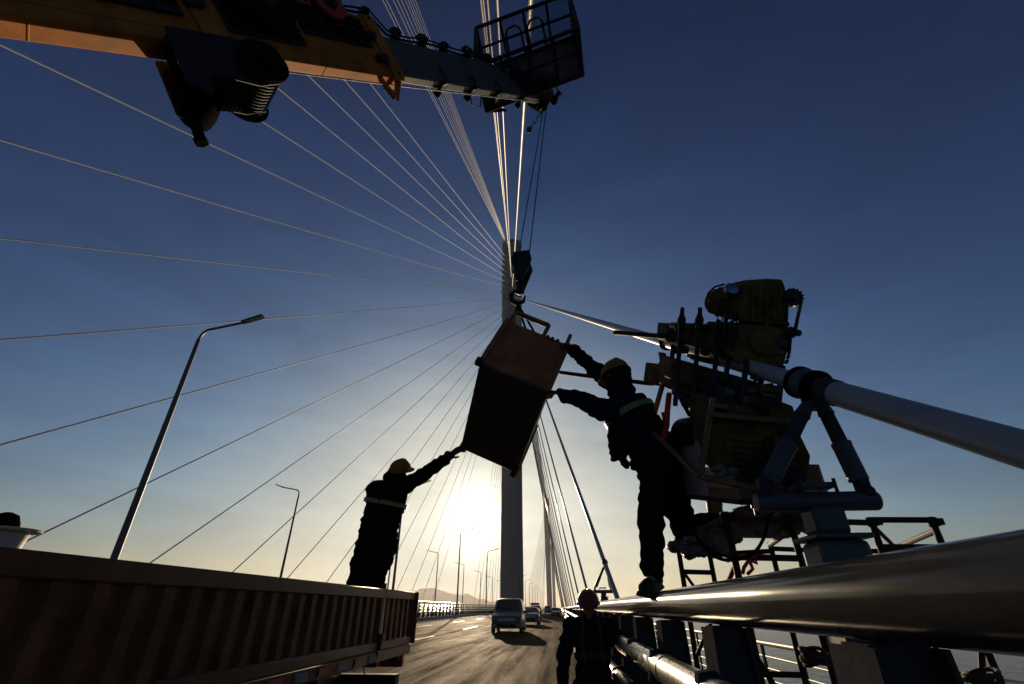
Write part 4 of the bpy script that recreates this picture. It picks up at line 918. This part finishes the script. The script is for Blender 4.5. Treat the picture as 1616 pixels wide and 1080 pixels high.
def boot(mb, ankle, toe_dir, upv=V((0, 0, 1)), sc=1.0):
    d = toe_dir.normalized(); u = (upv - d * upv.dot(d)).normalized()
    a = ankle
    mb.capsule(a + u * .13 * sc, .060 * sc, a - u * .02 * sc, .056 * sc).capsule(a - u * .045 * sc - d * .035 * sc, .042 * sc, a - u * .05 * sc + d * .10 * sc, .045 * sc).capsule(a - u * .05 * sc + d * .09 * sc, .046 * sc, a - u * .055 * sc + d * .155 * sc, .038 * sc)
    R = Matrix((d, u.cross(d), u)).transposed(); mb.box(a + d * .06 * sc - u * .085 * sc, (.27 * sc, .085 * sc, .025 * sc), R)
def person(label, P, fwd, helm, helm_mat, cloth, trous, seed, base, scale=1.0, hint_r=None, hint_l=None, gloves=True, head_fwd=None, hupv=None, strips=(), hood=0.0, coat_len=.0, curl=(.9, .9), bulk=1.0, legs=1.0):
    t = thing('person', label, 'person', tuple(base))
    S = scale
    bd = MB()
    limb(bd, [P['pelvis'], P['spine'], P['chest']], [.085 * S, .08 * S, .085 * S]); bd.capsule(P['shR'], .04 * S, P['shL'], .04 * S); bd.capsule(P['hipR'], .06 * S, P['hipL'], .06 * S)
    limb(bd, [P['chest'], P['neck'], P['head'] - (P['head'] - P['neck']) * .3], [.07 * S, .055 * S, .052 * S])
    for a in 'RL':
        limb(bd, [P['sh' + a], P['el' + a], P['wr' + a]], [.04 * S, .036 * S, .028 * S]); limb(bd, [P['hip' + a], P['kn' + a], P['an' + a]], [.06 * S, .045 * S, .036 * S])
        bd.capsule(P['an' + a], .034 * S, P['an' + a] + P['toe' + a].normalized() * .1 * S - V((0, 0, .04)), .024 * S)
    head(bd, P['head'], head_fwd or fwd, hupv or (P['head'] - P['neck']), S)
    hand(bd, P['wrR'], P['haR'], hint_r or V((0, 0, 1)), 1, curl[0], S); hand(bd, P['wrL'], P['haL'], hint_l or V((0, 0, 1)), -1, curl[1], S)
    blob('body', bd, M_skin, t, .0075, 2)
    jk = MB()
    sx = (P['shR'] - P['shL']).normalized(); axs = (P['chest'] - P['pelvis']).normalized(); fr_ = axs.cross(sx).normalized()
    for (a, b_, wa, wb2, da, db) in (('pelvis', 'spine', .165, .16, .125, .12), ('spine', 'chest', .16, .175, .12, .13)):
        for k in range(15):
            f = k / 14; c = P[a].lerp(P[b_], f); w_ = wa + (wb2 - wa) * f; d_ = da + (db - da) * f
            ax2 = (P[b_] - P[a]).normalized(); s2 = (sx - ax2 * sx.dot(ax2)).normalized(); f2 = ax2.cross(s2)
            jk.ell(c, (w_ * S * bulk, d_ * S * bulk, .09 * S), Matrix((s2, f2, ax2)).transposed(), 18, 8)
    if coat_len:
        for k in range(13):
            c = P['pelvis'] - axs * coat_len * (k / 12); jk.ell(c, (.172 * S * bulk, .13 * S * bulk, .07 * S), Matrix((sx, fr_, axs)).transposed(), 18, 8)
    jk.capsule(P['shR'], .078 * S, P['shL'], .078 * S).capsule(P['chest'], .12 * S, P['neck'] - (P['neck'] - P['chest']) * .25, .075 * S)
    for a in 'RL': limb(jk, [P['sh' + a], P['el' + a], P['wr' + a] - (P['wr' + a] - P['el' + a]).normalized() * .01], [.08 * S, .064 * S, .046 * S])
    nk = P['neck']; jk.capsule(nk - fr_ * .0 + (P['chest'] - nk) * .1, .075 * S, nk + (P['head'] - nk) * .15, .068 * S)
    if hood: jk.capsule(nk + (P['chest'] - nk) * .1, .10 * S, nk + (P['head'] - nk) * hood - (head_fwd or fwd).normalized() * .03, .088 * S).capsule(nk - sx * .07 * S, .07 * S, nk + sx * .07 * S, .07 * S)
    blob('jacket', jk, cloth, t, .009, 5, .030 * S, 7, seed)
    tr = MB()
    tr.capsule(P['hipR'], .115 * S, P['hipL'], .115 * S).capsule(P['pelvis'], .12 * S, P['spine'].lerp(P['pelvis'], .5), .115 * S)
    for a in 'RL': limb(tr, [P['hip' + a], P['kn' + a], P['an' + a] + (P['kn' + a] - P['an' + a]) * .07], [.108 * S * legs, .083 * S * legs, .07 * S * legs])
    blob('trousers', tr, trous, t, .009, 5, .028 * S, 6, seed + 3)
    for a in 'RL':
        bb = MB(); boot(bb, P['an' + a], P['toe' + a], (P['kn' + a] - P['an' + a]) if abs((P['kn' + a] - P['an' + a]).normalized().dot(P['toe' + a].normalized())) < .8 else V((0, 0, 1)), S); blob('boot', bb, M_boot, t, .008, 3, .006)
        if gloves: 
            gl = MB(); hand(gl, P['wr' + a], P['ha' + a], (hint_r if a == 'R' else hint_l) or V((0, 0, 1)), 1 if a == 'R' else -1, curl[0 if a == 'R' else 1], S * 1.13); blob('glove', gl, M_glove, t, .0065, 2)
    helmet(t, P['head'] + (P['head'] - P['neck']).normalized() * .035 * S, head_fwd or fwd, hupv or (P['head'] - P['neck']), helm_mat, S)
    for (cc, wid, dep, hgt, ax) in strips:                     # reflective bands hug the jacket
        ax = ax.normalized(); s2 = (sx - ax * sx.dot(ax)).normalized(); f2 = ax.cross(s2); vs = []; fs = []; n = 40
        for i in range(n):
            b = 2 * math.pi * i / n; e = (abs(math.cos(b)) ** 2.3 + abs(math.sin(b)) ** 2.3) ** (-1 / 2.3)
            for z in (-hgt / 2, hgt / 2):
                for o_ in (0, .006): vs.append(cc + s2 * (wid + o_) * e * math.cos(b) + f2 * (dep + o_) * e * math.sin(b) + ax * z)
        for i in range(n):
            a = i * 4; c = ((i + 1) % n) * 4
            fs += [(a + 1, c + 1, c + 3, a + 3), (a, a + 2, c + 2, c), (a, c, c + 1, a + 1), (a + 2, a + 3, c + 3, c + 2)]
        MB().add(vs, fs).build('reflective_band', M_reflect, t)
    return t
# --- worker leaning out from the guardrail
rz = 1.467 + .0735
PA = dict(pelvis=at(1042, 738, 3.58), spine=at(1018, 690, 3.56), chest=at(990, 648, 3.55), neck=at(978, 614, 3.55), head=at(973, 595, 3.55),
    shR=at(985, 618, 3.70), shL=at(968, 652, 3.42), elR=at(935, 580, 3.93), wrR=at(903, 552, 4.12), haR=at(893, 541, 4.2),
    elL=at(918, 633, 3.68), wrL=at(886, 621, 3.90), haL=at(872, 619, 3.97),
    hipL=at(1034, 752, 3.50), hipR=at(1056, 745, 3.66), knL=at(1027, 820, 3.42), anL=V((.625, 3.52, rz + .105)), knR=at(1080, 834, 3.74), anR=at(1130, 822, 3.98),
    toeL=V((-.30, -.42, -.12)), toeR=V((.45, .35, -.1)))
pa = person('worker in yellow helmet balancing on the guardrail and leaning left to grab the basket', PA, V((-.75, .6, .05)), None, M_helm, M_navy, M_black_cloth, 1.7, (.62, 3.5, rz), 1.0, hint_r=V((.3, -.3, 1)), hint_l=V((.3, -.3, 1)), head_fwd=V((-.35, .93, -.1)), bulk=1.28, legs=.97, hood=.6, strips=((PA['chest'].lerp(PA['spine'], .15), .24, .185, .045, PA['chest'] - PA['spine']),))
tb_ = MB(); c0 = at(975, 705, 3.5)
tb_.box(c0, (.10, .16, .17)).box(c0 + V((0, 0, .1)), (.11, .17, .03)).capsule(c0 + V((.02, -.05, -.1)), .025, c0 + V((.04, -.05, -.17)), .02)
tag(blob('tool_bag', tb_, M_black_cloth, None, .01, 3, .02), 'dark tool bag on the hip of the leaning worker', 'bag')
hn = MB()
for f in (.0, .12): 
    c = PA['pelvis'].lerp(PA['spine'], .3 + f); ax = (PA['spine'] - PA['pelvis']).normalized(); P_ = ring_pts(c, ax, .185, 26); hn.tube(P_ + [P_[0]], .02, 8)
hn.build('safety_harness', M_black_cloth, pa)
# --- worker on the truck bed
PB = dict(pelvis=at(594, 858, 5.40), spine=at(603, 815, 5.40), chest=at(613, 778, 5.38), neck=at(624, 754, 5.36), head=at(629, 745, 5.36),
    shR=at(641, 766, 5.36), shL=at(590, 772, 5.42), elR=at(682, 739, 5.28), wrR=at(710, 719, 5.18), haR=at(724, 709, 5.14), elL=at(588, 790, 5.62), wrL=at(606, 800, 5.75), haL=at(618, 795, 5.8),
    hipL=at(583, 866, 5.42), hipR=at(602, 866, 5.38), knL=V((-2.16, 5.45, 1.62)), knR=V((-1.98, 5.36, 1.62)), anL=V((-2.28, 5.42, 1.20)), anR=V((-2.08, 5.28, 1.20)), toeL=V((.15, .6, 0)), toeR=V((.35, .6, 0)))
person('worker in long dark jacket on the truck bed, one arm reaching up to the basket', PB, V((.35, .93, .1)), None, M_helm, M_black_cloth, M_black_cloth, 5.1, (-2.15, 5.4, 1.09), 1.0, hint_r=V((0, -1, .4)), hint_l=V((0, -1, 0)), head_fwd=V((.55, .8, .35)), strips=((PB['chest'].lerp(PB['spine'], .45), .248, .19, .045, PB['chest'] - PB['spine']),), coat_len=.24, bulk=1.32, legs=1.25, hood=.5)
# --- worker walking beside the guardrail
gx, gy = .275, 5.3
def G(x, y, z): return V((gx + x, gy + y, z))
PG = dict(pelvis=G(0, 0, .84), spine=G(0, 0, 1.02), chest=G(0, -.01, 1.2), neck=G(0, -.03, 1.36), head=G(-.005, -.06, 1.475), shL=G(.17, 0, 1.295), shR=G(-.17, 0, 1.295),
    elL=G(.29, .05, 1.13), wrL=G(.27, .22, 1.19), haL=G(.27, .30, 1.22), elR=G(-.27, .0, 1.06), wrR=G(-.295, -.05, .84), haR=G(-.29, -.07, .75), hipL=G(.09, 0, .80), hipR=G(-.09, 0, .80), knL=G(.10, -.05, .45), knR=G(-.10, -.03, .45), anL=G(.11, .03, .105), anR=G(-.11, .02, .105), toeL=V((.1, -1, 0)), toeR=V((-.1, -1, 0)))
M_greytape = mat('grey_reflective_tape', (0.05, 0.05, 0.048), .6, spec=.1, var=.2, scale=30)
pg = person('worker in orange helmet and dark vest standing on the road beside the guardrail', PG, V((-.05, -1, 0)), None, M_helm2, M_navy, M_black_cloth, 9.4, (gx, gy, 0), .93, hint_r=V((1, 0, 0)), hint_l=V((0, 0, 1)), head_fwd=V((-.1, -1, -.2)), hupv=V((0, -.1, 1)), bulk=.98)
for dx in (-.085, .085): MB().tube([G(dx, -.135, 1.02), G(dx, -.146, 1.1), G(dx, -.15, 1.2), G(dx * .9, -.11, 1.30), G(dx * .8, -.04, 1.36)], .018, 6).build('reflective_brace', M_greytape, pg)
bd_ = MB(); vs_ = []; n_ = 40
for i in range(n_):
    b = 2 * math.pi * i / n_
    for z_ in (1.045, 1.09): vs_ += [G(.163 * math.cos(b), .133 * math.sin(b), z_), G(.172 * math.cos(b), .142 * math.sin(b), z_)]
bd_.add(vs_, [f for i in range(n_) for a, c in [(i * 4, ((i + 1) % n_) * 4)] for f in ((a + 1, c + 1, c + 3, a + 3), (a, a + 2, c + 2, c), (a, c, c + 1, a + 1), (a + 2, a + 3, c + 3, c + 2))]).build('reflective_band', M_greytape, pg)
MB().tube([G(-.12, -.1, 1.455), G(-.19, -.14, 1.44), G(-.20, -.15, 1.43)], .004, 6).build('microphone', M_black, pg)
# ================================================================== VEHICLES
def car(label, loc, rot, L=4.9, W=1.9, Hh=1.95, paint=None, van=True, box=False, group='vehicles on the bridge'):
    t = thing('parked_van' if van else 'parked_car', label, 'van' if van else 'car', (0, 0, 0), group)
    paint = paint or M_vanw; hw = W / 2
    # stations along the length, nose at -L/2: (y, bottom, belt, roof, half width low, belt, roof)
    if van: ST = [(-.5, .42, .72, .80, .78, .80, .72), (-.485, .30, .86, .95, .90, .92, .86), (-.42, .24, .96, 1.04, .97, .98, .92), (-.30, .24, 1.04, 1.12, .99, .99, .92), (-.255, .24, 1.06, 1.22, 1, .99, .90), (-.09, .24, 1.10, Hh - .06, 1, .99, .80), (.0, .24, 1.12, Hh, 1, .99, .79), (.36, .24, 1.12, Hh, 1, .99, .79), (.46, .26, 1.1, Hh - .07, .99, .98, .77), (.5, .4, 1.02, Hh - .35, .94, .94, .78)]
    else: ST = [(-.5, .42, .70, .76, .8, .82, .7), (-.48, .3, .84, .90, .92, .94, .84), (-.40, .24, .92, .98, .98, .98, .9), (-.22, .24, .98, 1.04, 1, .99, .9), (-.19, .24, 1.0, 1.10, 1, .99, .88), (-.04, .24, 1.02, Hh - .06, 1, .98, .76), (.08, .24, 1.02, Hh, 1, .98, .74), (.34, .24, 1.02, Hh - .03, 1, .98, .74), (.46, .28, 1.0, Hh - .3, .99, .97, .8), (.5, .4, .94, 1.1, .94, .94, .85)]
    vs = []; n = 10
    for y, b, be, ro, wl, wbt, wr in ST:
        q_ = [(-wl * .96, b), (-wl, b + .12), (-wbt, be), (-(wbt + wr) / 2 * .99, (be + ro) / 2), (-wr, ro - .05), (-wr * .8, ro), (wr * .8, ro), (wr, ro - .05), ((wbt + wr) / 2 * .99, (be + ro) / 2), (wbt, be), (wl, b + .12), (wl * .96, b)]
        vs += [(x * hw, y * L, z) for x, z in q_]
    n = 12; fs = []
    for j in range(len(ST) - 1): fs += [(j * n + i, j * n + (i + 1) % n, (j + 1) * n + (i + 1) % n, (j + 1) * n + i) for i in range(n)]
    fs += [tuple(range(n)), tuple(range(len(vs) - 1, len(vs) - n - 1, -1))]
    body = MB().add(vs, fs).build('body', paint, t, bevel=.02)
    a, b_ = (ST[4], ST[5]); e = .012
    nrm = V((0, -(b_[3] - a[3]), (b_[0] - a[0]) * L)).normalized()
    if nrm.z < 0: nrm = -nrm
    def wq(f, s): 
        y = (a[0] + (b_[0] - a[0]) * f) * L; z = a[3] + (b_[3] - a[3]) * f; w_ = (a[6] + (b_[6] - a[6]) * f) * hw * .80; return V((s * w_ * 1.12, y, z)) + nrm * .004
    MB().prism([wq(.08, -1), wq(.08, 1), wq(.95, 1), wq(.95, -1)], nrm * e).build('windscreen', M_glass, body, smooth=False)
    for s in (-1, 1):
        for y0, y1, nm in ((-.13, .06, 'side_window'), (.075, .27, 'side_window'), (.285, .42, 'side_window')):
            be = 1.14 if van else 1.05; tp = Hh - .14
            def wx(z): return ((.99 + (.80 - .99) * (z - be) / (Hh - be)) * hw) * s + s * .012
            MB().prism([(wx(be), (y0 - .05 * (y0 < 0)) * L, be), (wx(be), y1 * L, be), (wx(tp), y1 * L, tp), (wx(tp), (y0 + .03 * (y0 < 0)) * L, tp)], (s * .01, 0, 0)).build(nm, M_glass, body, smooth=False)
        MB().box((s * (hw + .10), -.19 * L, 1.14 if van else 1.02), (.2, .1, .17)).build('wing_mirror', M_black, body, bevel=.03)
        MB().prism([(s * hw * .62, -.492 * L, .74), (s * hw * .93, -.478 * L, .80), (s * hw * .95, -.44 * L, 1.0), (s * hw * .70, -.475 * L, .90)], (0, -.03, 0)).build('headlight', M_lens, body, bevel=.005)
        MB().box((s * hw * .74, -.498 * L, .42), (.2, .04, .09)).build('fog_lamp', M_lens, body)
        for y in (-.33, .30):
            w = MB().lathe([(.2, -.1), (.31, -.11), (.335, -.08), (.335, .08), (.31, .11), (.2, .1)], (s * (hw - .1), y * L, .335), (1, 0, 0), 26).build('wheel', M_black, t)
            MB().lathe([(.03, 0), (.2, .01), (.215, .105 * 1), (.19, .112), (.06, .09)] if s > 0 else [(.03, 0), (.2, -.01), (.215, -.105), (.19, -.112), (.06, -.09)], (s * (hw - .1), y * L, .335), (1, 0, 0), 18).build('rim', M_chrome, w)
    g_ = MB()
    for k in range(4): g_.box((0, -.496 * L - .012 * (k > 0), .64 + .05 * k), (hw * 1.15 - .04 * k, .03, .022))
    g_.build('grille', M_chrome, body); MB().box((0, -.497 * L, .43), (hw * 1.2, .04, .14)).build('air_intake', M_black, body)
    MB().box((0, -.505 * L, .52), (.44, .02, .13)).build('number_plate', M_boxdk, body)
    for s in (-.3, .35): MB().tube([(s * hw, -.265 * L, 1.21 if van else 1.1), (s * hw + .45, -.24 * L, 1.30 if van else 1.2)], .012, 6).build('wiper', M_black, body)
    if box: MB().box((0, .1 * L, Hh + .17), (1.05 * W * .62, .36 * L, .26)).build('roof_box', M_black, body, bevel=.06)
    t.location = loc; t.rotation_euler = (0, 0, rot); return t
def rx(x): return road_z(x) + .012
car('pale van parked facing the camera in the middle of the road', (-3.5, 36.5, rx(-3.5)), 0.015, 4.9, 2.0)
car('dark car parked close behind the pale van', (-2.95, 52, rx(-2.95)), .0, 4.5, 1.8, 1.5, M_carblk, False)
car('dark car with a load on its roof, behind the pale van', (-3.55, 74, rx(-3.55)), 0, 4.6, 1.85, 1.7, M_vanw, False, True)
car('dark car parked near the right guardrail far ahead', (-.9, 92, rx(-.9)), 0, 4.4, 1.8, 1.5, M_carblk, False)
car('tiny dark van farthest down the road', (-3.6, 150, rx(-3.6)), 0, 4.9, 1.9, 1.95, M_carblk, True)
car('tiny dark car at the guardrail far down the road', (-.9, 125, rx(-.9)), 0, 4.4, 1.8, 1.5, M_carblk, False)
# works sign on a tripod
sg = thing('works_sign', 'thin tripod works sign standing on the road beyond the van', 'sign', (-1.75, 84, rx(-1.75)))
for a in (0, 2.1, 4.2): MB().tube([(-1.75 + .55 * math.cos(a), 84 + .55 * math.sin(a), rx(-1.75)), (-1.75, 84, 1.25)], .03, 6).build('leg', M_dark, sg)
MB().box((-1.75, 83.93, 1.0), (.6, .03, .4)).build('panel', M_dark, sg)

# ================================================================== HAZE
hz = MB().box((0, 0, 72), (84000, 84000, 240)).mesh('haze', None, False)
hm = bpy.data.materials.new('sea_haze'); hm.use_nodes = True; hm.node_tree.nodes.clear()
hv = hm.node_tree.nodes.new('ShaderNodeVolumePrincipled'); ho = hm.node_tree.nodes.new('ShaderNodeOutputMaterial')
hv.inputs['Color'].default_value = (.93, .94, .96, 1); hv.inputs['Density'].default_value = 0.00011; hv.inputs['Anisotropy'].default_value = .35
hm.node_tree.links.new(hv.outputs[0], ho.inputs['Volume'])
hz.materials.append(hm); ho_ = link('haze', hz); ho_['kind'] = 'stuff'
